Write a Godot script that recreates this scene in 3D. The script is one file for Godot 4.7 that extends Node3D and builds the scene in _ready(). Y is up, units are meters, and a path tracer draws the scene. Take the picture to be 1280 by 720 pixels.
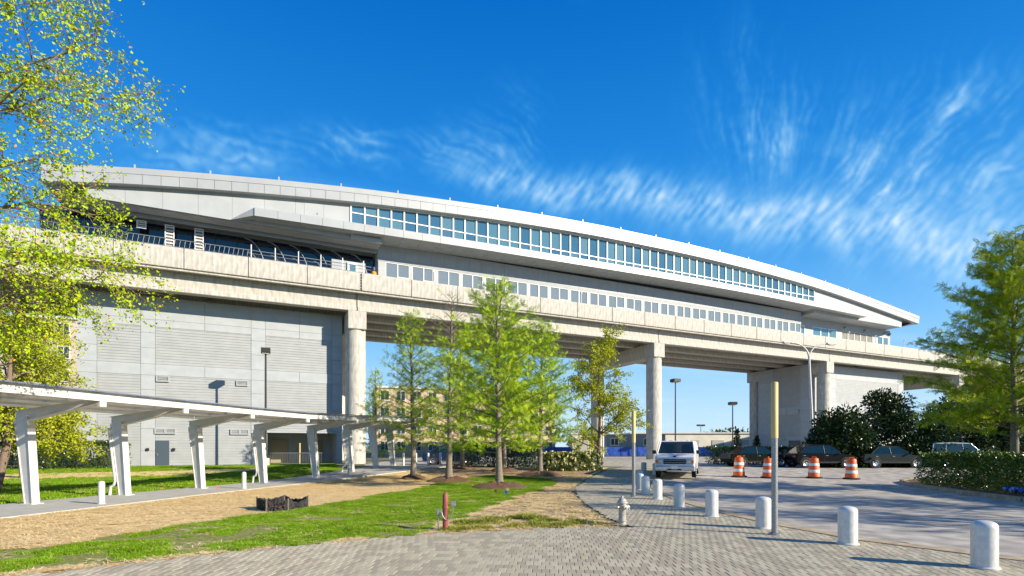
extends Node3D
# A people-mover station on a concrete guideway, a canopy walk, young cypress trees and a paved drop-off. Metres, y up.
const TH := 0.4435                       # turn of the guideway about the vertical axis
const FASCIA_A := [-16.0, -12.4, -8.0, -1.2, 6.3, 11.7, 19.7, 27.3, 33.0, 44.0, 56.0, 67.0, 86.0, 92.0]
const FASCIA_H := [19.55, 20.2, 20.95, 21.82, 22.62, 23.05, 23.55, 23.85, 23.95, 23.9, 23.5, 22.75, 20.7, 19.95]
const LEDGE_A := [-4.0, -0.2, 6.6, 17.9, 31.6, 42.0, 52.0, 62.8, 72.4, 76.0]
const LEDGE_H := [18.9, 18.98, 19.13, 19.36, 19.54, 19.62, 19.58, 19.38, 19.2, 19.1]
const BRICK := [Color(0.53, 0.475, 0.335), Color(0.42, 0.375, 0.27), Color(0.58, 0.525, 0.38), Color(0.47, 0.405, 0.30)]
var M := {}
var counts := {}
var ORG := Vector3.ZERO
var rng := RandomNumberGenerator.new()

# ------------------------------------------------------------------ mesh collector
class MB:
	var v := PackedVector3Array()
	var n := PackedVector3Array()
	var ix := PackedInt32Array()
	var c := PackedColorArray()
	var col := Color.WHITE
	var tinted := false
	func vert(p: Vector3, nn: Vector3) -> int:
		v.append(p); n.append(nn)
		if tinted: c.append(col)
		return v.size() - 1
	func tri(a: Vector3, b: Vector3, d: Vector3):          # counter-clockwise seen from outside
		var nn := (b - a).cross(d - a)
		if nn.length_squared() < 1e-14: return
		nn = nn.normalized()
		var k := vert(a, nn); vert(b, nn); vert(d, nn)
		ix.append_array(PackedInt32Array([k, k + 2, k + 1]))
	func quad(a: Vector3, b: Vector3, d: Vector3, e: Vector3):
		var nn := (d - a).cross(e - b)
		if nn.length_squared() < 1e-14: return
		nn = nn.normalized()
		var k := vert(a, nn); vert(b, nn); vert(d, nn); vert(e, nn)
		ix.append_array(PackedInt32Array([k, k + 2, k + 1, k, k + 3, k + 2]))
	func box(o: Vector3, s: Vector3, bs := Basis.IDENTITY):
		var x := bs.x * s.x * 0.5; var y := bs.y * s.y * 0.5; var z := bs.z * s.z * 0.5
		quad(o - x - y + z, o + x - y + z, o + x + y + z, o - x + y + z)
		quad(o + x - y - z, o - x - y - z, o - x + y - z, o + x + y - z)
		quad(o + x - y + z, o + x - y - z, o + x + y - z, o + x + y + z)
		quad(o - x - y - z, o - x - y + z, o - x + y + z, o - x + y - z)
		quad(o - x + y + z, o + x + y + z, o + x + y - z, o - x + y - z)
		quad(o - x - y - z, o + x - y - z, o + x - y + z, o - x - y + z)
	func bevel(o: Vector3, s: Vector3, w: float, bs := Basis.IDENTITY):
		var h := s * 0.5
		var P := func(sx, sy, sz, ax): # corner pushed in on all axes but ax
			var q := Vector3(sx * (h.x - (0.0 if ax == 0 else w)), sy * (h.y - (0.0 if ax == 1 else w)), sz * (h.z - (0.0 if ax == 2 else w)))
			return o + bs * q
		for sg in [-1.0, 1.0]:
			for ax in 3:
				var u := (ax + 1) % 3; var t := (ax + 2) % 3
				var q := []
				for k in [[-1, -1], [1, -1], [1, 1], [-1, 1]]:
					var sv := [0.0, 0.0, 0.0]
					sv[ax] = sg; sv[u] = k[0] * sg; sv[t] = k[1]
					q.append(P.call(sv[0], sv[1], sv[2], ax))
				quad(q[0], q[1], q[2], q[3])
		for ax in 3:
			var u := (ax + 1) % 3; var t := (ax + 2) % 3
			for su in [-1.0, 1.0]:
				for st in [-1.0, 1.0]:
					var q := []
					for k in [[-1, u], [1, u], [1, t], [-1, t]]:
						var sv := [0.0, 0.0, 0.0]
						sv[ax] = float(k[0]); sv[u] = su; sv[t] = st
						q.append(P.call(sv[0], sv[1], sv[2], k[1]))
					orient(q, o)
		for sx in [-1.0, 1.0]:
			for sy in [-1.0, 1.0]:
				for sz in [-1.0, 1.0]:
					var a = P.call(sx, sy, sz, 0); var b = P.call(sx, sy, sz, 1); var d = P.call(sx, sy, sz, 2)
					if (b - a).cross(d - a).dot(a - o) > 0: tri(a, b, d)
					else: tri(a, d, b)
	func orient(q: Array, o: Vector3):
		if (q[2] - q[0]).cross(q[3] - q[1]).dot((q[0] + q[2]) * 0.5 - o) > 0: quad(q[0], q[1], q[2], q[3])
		else: quad(q[3], q[2], q[1], q[0])
	func prism(poly: PackedVector2Array, z0: float, z1: float):   # z1 is the front (larger z)
		poly = poly.duplicate()
		var ar := 0.0
		for i in poly.size():
			var p := poly[i]; var q := poly[(i + 1) % poly.size()]
			ar += p.x * q.y - q.x * p.y
		if ar < 0: poly.reverse()
		var t := Geometry2D.triangulate_polygon(poly)
		for i in range(0, t.size(), 3):
			var a := poly[t[i]]; var b := poly[t[i + 1]]; var d := poly[t[i + 2]]
			if (b - a).cross(d - a) < 0:
				var sw := b; b = d; d = sw
			tri(Vector3(a.x, a.y, z1), Vector3(b.x, b.y, z1), Vector3(d.x, d.y, z1))
			tri(Vector3(a.x, a.y, z0), Vector3(d.x, d.y, z0), Vector3(b.x, b.y, z0))
		for i in poly.size():
			var p := poly[i]; var q := poly[(i + 1) % poly.size()]
			quad(Vector3(p.x, p.y, z0), Vector3(q.x, q.y, z0), Vector3(q.x, q.y, z1), Vector3(p.x, p.y, z1))
	func tube(pts: PackedVector3Array, rad: PackedFloat32Array, sides := 6, caps := true):
		var m := pts.size()
		var prev := -1
		var ref := Vector3.UP
		if absf((pts[m - 1] - pts[0]).normalized().y) > 0.8: ref = Vector3(1, 0, 0.13).normalized()
		for i in m:
			var d: Vector3 = (pts[mini(i + 1, m - 1)] - pts[maxi(i - 1, 0)]).normalized()
			var x := ref.cross(d).normalized()
			if x.length_squared() < 0.1: x = Vector3(0, 0, 1).cross(d).normalized()
			var y := d.cross(x)
			var k := v.size()
			for j in sides:
				var a := TAU * j / sides
				var nn := x * cos(a) + y * sin(a)
				vert(pts[i] + nn * rad[i], nn)
			if prev >= 0:
				for j in sides:
					var j2 := (j + 1) % sides
					ix.append_array(PackedInt32Array([prev + j, k + j2, prev + j2, prev + j, k + j, k + j2]))
			prev = k
		if caps:
			for e in [0, m - 1]:
				var d2: Vector3 = (pts[1] - pts[0] if e else pts[0] - pts[1]).normalized()
				if e: d2 = (pts[m - 1] - pts[m - 2]).normalized()
				var base := (prev if e else prev - (m - 1) * sides)
				var ring := []
				for j in sides: ring.append(v[base + j])
				for j in sides:
					var a2: Vector3 = ring[j]; var b2: Vector3 = ring[(j + 1) % sides]
					if (a2 - pts[e]).cross(b2 - pts[e]).dot(d2) > 0: tri(pts[e], a2, b2)
					else: tri(pts[e], b2, a2)
	func lathe(prof: Array, sides: int, o := Vector3.ZERO, bs := Basis.IDENTITY):   # prof: Vector2(radius, height), bottom to top
		var m := prof.size()
		for i in m - 1:
			var p: Vector2 = prof[i]; var q: Vector2 = prof[i + 1]
			var sl := (q - p).normalized()
			if (q - p).length() < 1e-6: continue
			var nr := Vector2(sl.y, -sl.x)
			# smooth with the neighbours when the bend is gentle
			var n0 := nr; var n1 := nr
			if i > 0:
				var s0: Vector2 = (p - prof[i - 1]).normalized()
				if s0.dot(sl) > 0.7: n0 = (nr + Vector2(s0.y, -s0.x)).normalized()
			if i < m - 2:
				var s1: Vector2 = (prof[i + 2] - q).normalized()
				if s1.dot(sl) > 0.7: n1 = (nr + Vector2(s1.y, -s1.x)).normalized()
			var k := v.size()
			for j in sides + 1:
				var a := TAU * j / sides
				var u := Vector3(cos(a), 0, sin(a))
				vert(o + bs * (u * p.x + Vector3(0, p.y, 0)), (bs * (u * n0.x + Vector3(0, n0.y, 0))).normalized())
				vert(o + bs * (u * q.x + Vector3(0, q.y, 0)), (bs * (u * n1.x + Vector3(0, n1.y, 0))).normalized())
			for j in sides:
				var b := k + j * 2
				ix.append_array(PackedInt32Array([b, b + 2, b + 3, b, b + 3, b + 1]))
	func mesh() -> ArrayMesh:
		var arr := []
		arr.resize(Mesh.ARRAY_MAX)
		arr[Mesh.ARRAY_VERTEX] = v; arr[Mesh.ARRAY_NORMAL] = n; arr[Mesh.ARRAY_INDEX] = ix
		if tinted: arr[Mesh.ARRAY_COLOR] = c
		var am := ArrayMesh.new()
		am.add_surface_from_arrays(Mesh.PRIMITIVE_TRIANGLES, arr)
		return am

# ------------------------------------------------------------------ scene helpers
func numbered(parent: Node, called: String) -> String:
	var key := str(parent.get_instance_id()) + called
	var k: int = counts.get(key, 0)
	counts[key] = k + 1
	return called if k == 0 else "%s_%03d" % [called, k]
func tag(o: Node, label := "", category := "", group := "", kind := ""):
	if label: o.set_meta("label", label)
	if category: o.set_meta("category", category)
	if group: o.set_meta("group", group)
	if kind: o.set_meta("kind", kind)
	return o
func thing(called: String, label: String, category: String, at := Vector3.ZERO, turn := 0.0, group := "") -> Node3D:
	var o := Node3D.new()
	o.name = numbered(self, called)
	add_child(o)
	o.position = at
	o.rotation.y = turn
	tag(o, label, category, group)
	return o
func put(parent: Node, called: String, mesh: Mesh, m: Material, at := Vector3.ZERO) -> MeshInstance3D:
	var o := MeshInstance3D.new()
	o.name = numbered(parent, called)
	o.mesh = mesh
	o.material_override = m
	o.position = at
	parent.add_child(o, true)
	return o
func part(parent: Node, called: String, mb: MB, m: Material, at := Vector3.ZERO) -> MeshInstance3D:
	return put(parent, called, mb.mesh(), m, at)
func struct(called: String, mb: MB, m: Material) -> MeshInstance3D:
	var o := part(self, called, mb, m)
	o.set_meta("kind", "structure")
	return o
func W(a: float, h: float, b: float) -> Vector3:           # guideway coordinates: along, up, away from the camera
	return Vector3(cos(TH) * a - sin(TH) * b, h, -(sin(TH) * a + cos(TH) * b))
func bthing(called: String, label: String, category: String, a: float, h: float, b: float) -> Node3D:
	ORG = Vector3(a, h, -b)
	return thing(called, label, category, W(a, h, b), TH)
func bpart(parent: Node, called: String, mb: MB, m: Material) -> MeshInstance3D:
	return part(parent, called, mb, m, -ORG)
func bb(mb: MB, a0: float, a1: float, h0: float, h1: float, b0: float, b1: float):
	mb.box(Vector3((a0 + a1) / 2, (h0 + h1) / 2, -(b0 + b1) / 2), Vector3(a1 - a0, h1 - h0, b1 - b0))
func bbv(mb: MB, a0: float, a1: float, h0: float, h1: float, b0: float, b1: float, w := 0.03):
	mb.bevel(Vector3((a0 + a1) / 2, (h0 + h1) / 2, -(b0 + b1) / 2), Vector3(a1 - a0, h1 - h0, b1 - b0), w)
func crom(xs: Array, ys: Array, x: float) -> float:
	var i := 0
	while i < xs.size() - 2 and x > xs[i + 1]: i += 1
	var i0 := maxi(i - 1, 0); var i3 := mini(i + 2, xs.size() - 1)
	var w: float = xs[i + 1] - xs[i]
	var t: float = (x - xs[i]) / w
	var m1: float = (ys[i + 1] - ys[i0]) / (xs[i + 1] - xs[i0]) * w
	var m2: float = (ys[i3] - ys[i]) / (xs[i3] - xs[i]) * w
	if i == 0: m1 = ys[1] - ys[0]
	if i + 1 == xs.size() - 1: m2 = ys[i + 1] - ys[i]
	var t2 := t * t; var t3 := t2 * t
	return (2 * t3 - 3 * t2 + 1) * ys[i] + (t3 - 2 * t2 + t) * m1 + (-2 * t3 + 3 * t2) * ys[i + 1] + (t3 - t2) * m2
func rooft(a: float) -> float: return crom(FASCIA_A, FASCIA_H, a)
func ledgeb(a: float) -> float: return crom(LEDGE_A, LEDGE_H, a)
func gh(Z: float) -> float: return 0.4 * smoothstep(25.0, 37.0, Z) + 0.1 * smoothstep(37.0, 55.0, Z)
func ground(x: float, Z: float, lift := 0.0) -> Vector3: return Vector3(x, gh(Z) + lift, -Z)

func noise(freq: float, sd: int, oct := 4) -> FastNoiseLite:
	var f := FastNoiseLite.new()
	f.noise_type = FastNoiseLite.TYPE_SIMPLEX_SMOOTH
	f.seed = sd; f.frequency = freq
	f.fractal_octaves = oct
	return f
func ntex(freq: float, lo: Color, hi: Color, sd := 1, oct := 4, size := 512) -> NoiseTexture2D:
	var t := NoiseTexture2D.new()
	t.width = size; t.height = size; t.seamless = true
	t.noise = noise(freq, sd, oct)
	var g := Gradient.new()
	g.offsets = PackedFloat32Array([0.2, 0.8])
	g.colors = PackedColorArray([lo, hi])
	t.color_ramp = g
	return t
func nbump(freq: float, strength: float, sd := 3, oct := 4) -> NoiseTexture2D:
	var t := NoiseTexture2D.new()
	t.width = 512; t.height = 512; t.seamless = true
	t.noise = noise(freq, sd, oct)
	t.as_normal_map = true; t.bump_strength = strength
	return t
func mat(lin: Color, rough := 0.8, metal := 0.0, tex: Texture2D = null, scale := Vector3(1, 1, 1), bump: Texture2D = null, bs := 0.5) -> StandardMaterial3D:
	var m := StandardMaterial3D.new()
	m.albedo_color = lin.linear_to_srgb()
	m.roughness = rough; m.metallic = metal
	if tex or bump:
		m.uv1_triplanar = true; m.uv1_world_triplanar = true
		m.uv1_scale = scale
	if tex: m.albedo_texture = tex
	if bump:
		m.normal_enabled = true; m.normal_texture = bump; m.normal_scale = bs
	return m
func glass(lin: Color, alpha: float, rough := 0.03) -> StandardMaterial3D:
	var m := mat(lin, rough)
	m.transparency = BaseMaterial3D.TRANSPARENCY_ALPHA
	m.albedo_color.a = alpha
	m.metallic_specular = 0.7
	return m
func leafmat(rough := 0.6, back := 0.5) -> StandardMaterial3D:
	var m := StandardMaterial3D.new()
	m.vertex_color_use_as_albedo = true
	m.roughness = rough
	m.metallic_specular = 0.5 if rough < 0.5 else 0.15
	m.backlight_enabled = true
	m.backlight = Color(back, back, back * 0.55)
	m.cull_mode = BaseMaterial3D.CULL_DISABLED
	return m
func gray(v: float) -> Color: return Color(v, v, v)

func materials():
	var mott := ntex(0.008, gray(0.945), gray(1.0), 2, 5)
	var fine := ntex(0.08, gray(0.80), gray(1.0), 5, 3)
	var stain := ntex(0.01, Color(0.84, 0.82, 0.79), Color(1, 1, 1), 8, 6)
	M.concrete = mat(Color(0.56, 0.55, 0.515), 0.85, 0, stain, Vector3(0.9, 0.16, 0.9), nbump(0.12, 2.0, 9), 0.25)
	M.joint = mat(Color(0.05, 0.05, 0.05), 0.9)
	M.metal_white = mat(Color(0.385, 0.405, 0.42), 0.42, 0.1, ntex(0.006, gray(0.95), gray(1.0), 4), Vector3(0.2, 0.2, 0.2))
	M.wall_white = mat(Color(0.40, 0.425, 0.445), 0.5, 0.0, ntex(0.006, gray(0.94), gray(1.0), 6), Vector3(0.2, 0.2, 0.2))
	M.soffit = mat(Color(0.44, 0.455, 0.46), 0.4, 0.0, mott, Vector3(0.3, 0.3, 0.3))
	M.wall_gray = mat(Color(0.40, 0.43, 0.455), 0.55, 0.0, mott, Vector3(0.25, 0.25, 0.25))
	M.panel_gray = mat(Color(0.40, 0.43, 0.455), 0.55, 0.0, mott, Vector3(0.25, 0.25, 0.25))
	M.siding = mat(Color(0.37, 0.39, 0.40), 0.55, 0.0, mott, Vector3(0.25, 0.25, 0.25))
	M.frame_white = mat(Color(0.72, 0.72, 0.70), 0.45)
	M.glass_teal = glass(Color(0.20, 0.40, 0.46), 0.55); M.glass_teal.metallic = 0.5
	M.glass_pale = glass(Color(0.36, 0.42, 0.44), 0.34); M.glass_pale.metallic = 0.4
	M.glass_ribbon = []
	for q in [[0.20, 0.40, 0.46, 0.55], [0.14, 0.31, 0.40, 0.62], [0.24, 0.44, 0.48, 0.46], [0.10, 0.26, 0.36, 0.68]]:
		var gm := glass(Color(q[0], q[1], q[2]), q[3]); gm.metallic = 0.5
		M.glass_ribbon.append(gm)
	M.glass_dark = glass(Color(0.006, 0.014, 0.028), 0.86, 0.06)
	M.glass_car = glass(Color(0.01, 0.025, 0.025), 0.6)
	M.interior = mat(Color(0.42, 0.46, 0.46), 0.8)
	M.curtain = mat(Color(0.62, 0.68, 0.66), 0.8)
	M.interior_dark = mat(Color(0.12, 0.125, 0.13), 0.8)
	M.blind = mat(Color(0.45, 0.44, 0.40), 0.8)
	M.blind_dark = mat(Color(0.22, 0.23, 0.22), 0.8)
	M.door_blue = mat(Color(0.055, 0.08, 0.105), 0.5)
	M.door_tan = mat(Color(0.32, 0.28, 0.18), 0.6)
	M.louver = mat(Color(0.50, 0.49, 0.45), 0.5, 0.2)
	M.galv = mat(Color(0.38, 0.40, 0.41), 0.4, 0.6, fine, Vector3(0.6, 0.6, 0.6))
	M.steel_white = mat(Color(0.66, 0.65, 0.61), 0.45, 0, mott, Vector3(0.6, 0.6, 0.6))
	M.roof_panel = glass(Color(0.22, 0.25, 0.36), 0.55, 0.15)
	M.black = mat(Color(0.018, 0.018, 0.017), 0.5)
	M.black_soft = mat(Color(0.02, 0.02, 0.021), 0.75)
	M.rubber = mat(Color(0.02, 0.02, 0.02), 0.85)
	M.silver_paint = mat(Color(0.68, 0.68, 0.65), 0.38, 0.1, ntex(0.03, gray(0.90), gray(1.0), 45, 6), Vector3(1.1, 0.5, 1.1))
	M.silver_blue = mat(Color(0.40, 0.46, 0.52), 0.4, 0.2)
	M.hydrant = mat(Color(0.52, 0.50, 0.47), 0.45, 0.3, stain, Vector3(2.5, 2.5, 2.5))
	M.post_yellow = mat(Color(0.66, 0.49, 0.20), 0.6, 0, mott, Vector3(1.2, 0.3, 1.2))
	M.red_paint = mat(Color(0.33, 0.095, 0.075), 0.6, 0, stain, Vector3(3, 3, 3))
	M.orange = mat(Color(0.85, 0.13, 0.012), 0.5, 0, mott, Vector3(1.5, 1.5, 1.5))
	M.reflective = mat(Color(0.75, 0.75, 0.72), 0.35)
	M.van_white = mat(Color(0.72, 0.72, 0.73), 0.25); M.van_white.clearcoat_enabled = true
	M.chrome = mat(Color(0.55, 0.56, 0.58), 0.25, 0.8)
	M.lamp_clear = mat(Color(0.55, 0.56, 0.56), 0.12, 0.4)
	M.amber = mat(Color(0.8, 0.18, 0.02), 0.3)
	M.bark = mat(Color(0.20, 0.155, 0.11), 0.95, 0, ntex(0.03, gray(0.55), gray(1.0), 12), Vector3(3, 0.6, 3))
	M.bark_light = mat(Color(0.34, 0.29, 0.22), 0.95, 0, ntex(0.03, gray(0.6), gray(1.0), 13), Vector3(3, 0.6, 3))
	M.bark_birch = mat(Color(0.42, 0.30, 0.22), 0.9, 0, ntex(0.03, gray(0.4), gray(1.0), 14), Vector3(2, 4, 2))
	M.leaf = leafmat(0.6, 0.55)
	M.leaf_gloss = leafmat(0.28, 0.12)
	M.grass = leafmat(0.7, 0.4)
	M.straw = leafmat(0.85, 0.1)
	M.ground = mat(Color(0.20, 0.19, 0.10), 0.95, 0, ntex(0.02, Color(0.7, 0.75, 0.6), Color(1, 1, 1), 21, 5), Vector3(0.06, 0.06, 0.06))
	M.soil_straw = mat(Color(0.86, 0.65, 0.30), 0.95, 0, ntex(0.02, Color(0.84, 0.80, 0.70), Color(1, 1, 1), 22, 6), Vector3(0.35, 0.35, 0.35), nbump(0.06, 3.0, 23), 0.35)
	M.dirt = mat(Color(0.50, 0.355, 0.21), 0.95, 0, ntex(0.02, Color(0.66, 0.6, 0.5), Color(1, 1, 1), 24, 6), Vector3(0.5, 0.5, 0.5), nbump(0.05, 5.0, 25), 0.6)
	M.lawn = mat(Color(0.30, 0.32, 0.07), 0.95, 0, ntex(0.03, Color(0.7, 0.7, 0.6), Color(1, 1, 1), 26, 6), Vector3(0.6, 0.6, 0.6))
	M.mulch = mat(Color(0.27, 0.15, 0.08), 0.95, 0, ntex(0.06, gray(0.5), gray(1.0), 27, 5), Vector3(1.2, 1.2, 1.2), nbump(0.08, 9.0, 28), 1.0)
	M.path = mat(Color(0.46, 0.45, 0.41), 0.9, 0, mott, Vector3(0.4, 0.4, 0.4), nbump(0.2, 2.0, 29), 0.2)
	M.sand_joint = mat(Color(0.24, 0.21, 0.155), 0.95, 0, fine, Vector3(1, 1, 1))
	M.road = mat(Color(0.50, 0.465, 0.395), 0.92, 0, ntex(0.010, Color(0.78, 0.77, 0.77), Color(1, 1, 1), 31, 8, 1024), Vector3(0.12, 0.12, 0.12), null)
	M.kerb = mat(Color(0.40, 0.33, 0.23), 0.9, 0, stain, Vector3(0.8, 0.8, 0.8))
	M.ribbon = mat(Color(0.50, 0.40, 0.26), 0.9, 0, stain, Vector3(0.5, 0.5, 0.5))
	M.blue_tarp = mat(Color(0.012, 0.075, 0.42), 0.55, 0, mott, Vector3(0.5, 0.5, 0.5))
	M.blue_light = mat(Color(0.16, 0.36, 0.74), 0.5, 0, ntex(0.02, Color(0.45, 0.6, 0.9), Color(1, 1, 1), 36), Vector3(0.3, 0.3, 0.3))
	M.beige = mat(Color(0.60, 0.46, 0.30), 0.9, 0, mott, Vector3(0.1, 0.1, 0.1))
	M.beige_pale = mat(Color(0.62, 0.53, 0.42), 0.9, 0, mott, Vector3(0.1, 0.1, 0.1))
	M.warehouse = mat(Color(0.78, 0.74, 0.64), 0.8, 0, mott, Vector3(0.1, 0.1, 0.1))
	M.window_far = mat(Color(0.02, 0.045, 0.065), 0.15)
	M.trailer = mat(Color(0.28, 0.34, 0.38), 0.6, 0, mott, Vector3(0.2, 0.2, 0.2))
	M.brown_rust = mat(Color(0.13, 0.05, 0.045), 0.8)
	M.terracotta = mat(Color(0.45, 0.30, 0.22), 0.9, 0, stain, Vector3(1, 1, 1))
	M.brick = []
	var bt := ntex(0.05, gray(0.82), gray(1.0), 33, 5)
	for q in BRICK:
		M.brick.append(mat(q, 0.9, 0, bt, Vector3(2, 2, 2), null))
	M.brick_all = mat(Color(1, 1, 1), 0.9, 0, bt, Vector3(2, 2, 2))
	M.brick_all.vertex_color_use_as_albedo = true

# ------------------------------------------------------------------ sky: air and cirrus
func make_sky() -> Image:
	var w := 2048; var h := 1024
	var img := Image.create(w, h, false, Image.FORMAT_RGB8)
	img.fill(Color(0.50, 0.52, 0.48))
	var n1 := noise(1.0, 41, 4); var n2 := noise(1.0, 42, 5); var n3 := noise(1.0, 43, 4)
	var es := [0.0, 4.0, 10.0, 18.0, 27.0, 40.0, 60.0, 90.0]
	var cs := [Color(0.79, 0.89, 0.965), Color(0.70, 0.845, 0.965), Color(0.52, 0.755, 0.95), Color(0.285, 0.61, 0.885), Color(0.135, 0.505, 0.825), Color(0.04, 0.405, 0.74), Color(0.02, 0.325, 0.65), Color(0.015, 0.27, 0.57)]
	# soft wisps: u, w (tangents right and up), half sizes, strength
	var blobs := [[0.447, 0.645, 0.085, 0.13, 0.55], [0.46, 0.565, 0.06, 0.05, 0.6], [0.60, 0.60, 0.08, 0.08, 0.5], [0.85, 0.64, 0.13, 0.07, 0.75],
		[0.80, 0.52, 0.15, 0.07, 0.95], [0.68, 0.475, 0.10, 0.06, 0.7], [0.0, 0.58, 0.05, 0.08, 0.4], [-0.55, 0.555, 0.17, 0.045, 0.95], [-0.29, 0.56, 0.07, 0.04, 0.9], [-0.10, 0.55, 0.10, 0.05, 0.5], [0.02, 0.60, 0.03, 0.07, 0.5], [-0.75, 0.60, 0.10, 0.05, 0.3], [1.25, 0.55, 0.25, 0.12, 0.6]]
	var bx := [-0.25, -0.10, 0.0, 0.18, 0.36, 0.51, 0.63, 0.78, 0.96, 1.4, 2.2]
	var by := [0.53, 0.51, 0.488, 0.475, 0.462, 0.432, 0.405, 0.392, 0.352, 0.29, 0.2]
	for y in 512:
		var el := PI * (0.5 - (y + 0.5) / h)
		var ed := rad_to_deg(el)
		var k := 0
		while k < es.size() - 2 and ed > es[k + 1]: k += 1
		var base: Color = cs[k].lerp(cs[k + 1], clampf((ed - es[k]) / (es[k + 1] - es[k]), 0, 1))
		var ce := cos(el); var dy := sin(el)
		for x in w:
			var az := TAU * (x + 0.5) / w          # the picture's edge lies straight ahead
			var dx := sin(az) * ce; var dz := -cos(az) * ce
			var d := 0.0
			if dy > 0.03:
				var px := dx / dy; var pz := dz / dy
				var g := n2.get_noise_2d(px * 0.35 + pz * 0.9, (pz * 0.35 - px * 0.9) * 0.25) - 0.18
				if g > 0.0: d += g * 0.35
			if dz < -0.25 and dy > 0.06:
				var u := -dx / dz; var q := -dy / dz
				var m := 0.0
				for b in blobs:
					var eu: float = (u - b[0]) / b[2]; var ew: float = (q - b[1]) / b[3]
					var e2 := eu * eu + ew * ew
					if e2 < 6.0: m += b[4] * exp(-e2)
				if m > 0.02:
					var fu := u - 0.46; var fw := q - 0.20
					var ph := atan2(fw, fu); var r := sqrt(fu * fu + fw * fw)
					var s := 0.5 + 0.75 * n1.get_noise_2d(ph * 5.0, r * 2.2) + 0.6 * n3.get_noise_2d(ph * 44.0 + n1.get_noise_2d(u * 4.0, q * 4.0) * 3.0, r * 5.0)
					s += 0.30 * n2.get_noise_2d(u * 34.0, q * 34.0)
					s = clampf(s, 0.0, 1.3)
					d += m * s * s * 0.46
				if u > -0.25 and u < 2.2:
					var cy := crom(bx, by, u)
					var wd := 0.026 + 0.036 * clampf((u + 0.1) / 0.9, 0, 1)
					var t := (q - cy) / wd
					t += n1.get_noise_2d(u * 5.0, 3.3) * 0.9
					if absf(t) < 3.0:
						var ru := u * 0.60 + q * 0.8; var rq := q * 0.6 - u * 0.8
						var rip := 0.55 + 0.60 * n3.get_noise_2d(rq * 70.0, ru * 14.0) + 0.22 * n2.get_noise_2d(u * 40.0, q * 40.0) + 0.35 * n1.get_noise_2d(u * 9.0, q * 9.0)
						d += exp(-t * t) * clampf(rip, 0.0, 1.2) * 0.70 * smoothstep(-0.2, 0.02, u)
				# a thin old contrail
				var cl := Vector2(u + 0.731, q - 0.654)
				var ct := cl.dot(Vector2(0.853, -0.522)); var cd := absf(cl.dot(Vector2(0.522, 0.853)))
				if ct > 0.0 and ct < 0.12: d += 0.30 * exp(-cd * cd / 0.000012) * smoothstep(0.0, 0.03, ct) * smoothstep(0.12, 0.08, ct)
			var c := base.lerp(Color(0.93, 0.955, 0.985), clampf(d, 0.0, 0.88)) if d > 0.003 else base
			img.set_pixel(x, y, c)
	return img

# ------------------------------------------------------------------ ground sheets
const ZCUT := [-30.0, 2.0, 10.0, 18.0, 25.0, 26.0, 27.0, 28.0, 29.0, 30.0, 31.0, 32.0, 33.0, 34.0, 35.0, 36.0, 37.0, 39.0, 42.0, 45.0, 48.0, 51.0, 55.0, 90.0, 200.0, 700.0, 2500.0]
func poly2(l: Array) -> PackedVector2Array:
	var p := PackedVector2Array()
	for i in range(0, l.size(), 2): p.append(Vector2(l[i], l[i + 1]))
	return p
func rough_edge(p: PackedVector2Array, step: float, amp: float, sd: int) -> PackedVector2Array:
	var f := noise(0.7, sd, 3)
	var o := PackedVector2Array()
	for i in p.size():
		var a := p[i]; var b := p[(i + 1) % p.size()]
		var m := maxi(1, int(a.distance_to(b) / step))
		for k in m:
			var q := a.lerp(b, float(k) / m)
			o.append(q + Vector2(f.get_noise_2d(q.x, q.y), f.get_noise_2d(q.x + 50, q.y - 30)) * amp)
	return o
func sheet(p: PackedVector2Array, lift: float, thick := 0.0) -> MB:
	var mb := MB.new()
	for i in ZCUT.size() - 1:
		var z0: float = ZCUT[i]; var z1: float = ZCUT[i + 1]
		var strip := PackedVector2Array([Vector2(-3000, z0), Vector2(3000, z0), Vector2(3000, z1), Vector2(-3000, z1)])
		for piece in Geometry2D.intersect_polygons(p, strip):
			if Geometry2D.is_polygon_clockwise(piece): continue
			var t := Geometry2D.triangulate_polygon(piece)
			for j in range(0, t.size(), 3):
				var a := ground(piece[t[j]].x, piece[t[j]].y, lift); var b := ground(piece[t[j + 1]].x, piece[t[j + 1]].y, lift); var d := ground(piece[t[j + 2]].x, piece[t[j + 2]].y, lift)
				if (b - a).cross(d - a).y < 0: mb.tri(a, d, b)
				else: mb.tri(a, b, d)
	if thick > 0:
		for i in p.size():
			var a := p[i]; var b := p[(i + 1) % p.size()]
			mb.quad(ground(a.x, a.y, lift - thick), ground(b.x, b.y, lift - thick), ground(b.x, b.y, lift), ground(a.x, a.y, lift))
	return mb
func scatter(p: PackedVector2Array, per_m2: float, sd: int) -> PackedVector2Array:
	rng.seed = sd
	var lo := p[0]; var hi := p[0]
	for q in p:
		lo = lo.min(q); hi = hi.max(q)
	var o := PackedVector2Array()
	for i in int((hi.x - lo.x) * (hi.y - lo.y) * per_m2):
		var q := Vector2(rng.randf_range(lo.x, hi.x), rng.randf_range(lo.y, hi.y))
		if Geometry2D.is_point_in_polygon(q, p): o.append(q)
	return o
func cloud_of(parent: Node, called: String, mesh: Mesh, m: Material, xf: Array, cols: PackedColorArray) -> MultiMeshInstance3D:
	var mm := MultiMesh.new()
	mm.transform_format = MultiMesh.TRANSFORM_3D
	mm.use_colors = true
	mm.mesh = mesh
	mm.instance_count = xf.size()
	for i in xf.size():
		mm.set_instance_transform(i, xf[i])
		mm.set_instance_color(i, cols[i])
	var o := MultiMeshInstance3D.new()
	o.name = numbered(parent, called)
	o.multimesh = mm
	o.material_override = m
	o.set_meta("kind", "stuff")
	parent.add_child(o, true)
	return o
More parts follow.
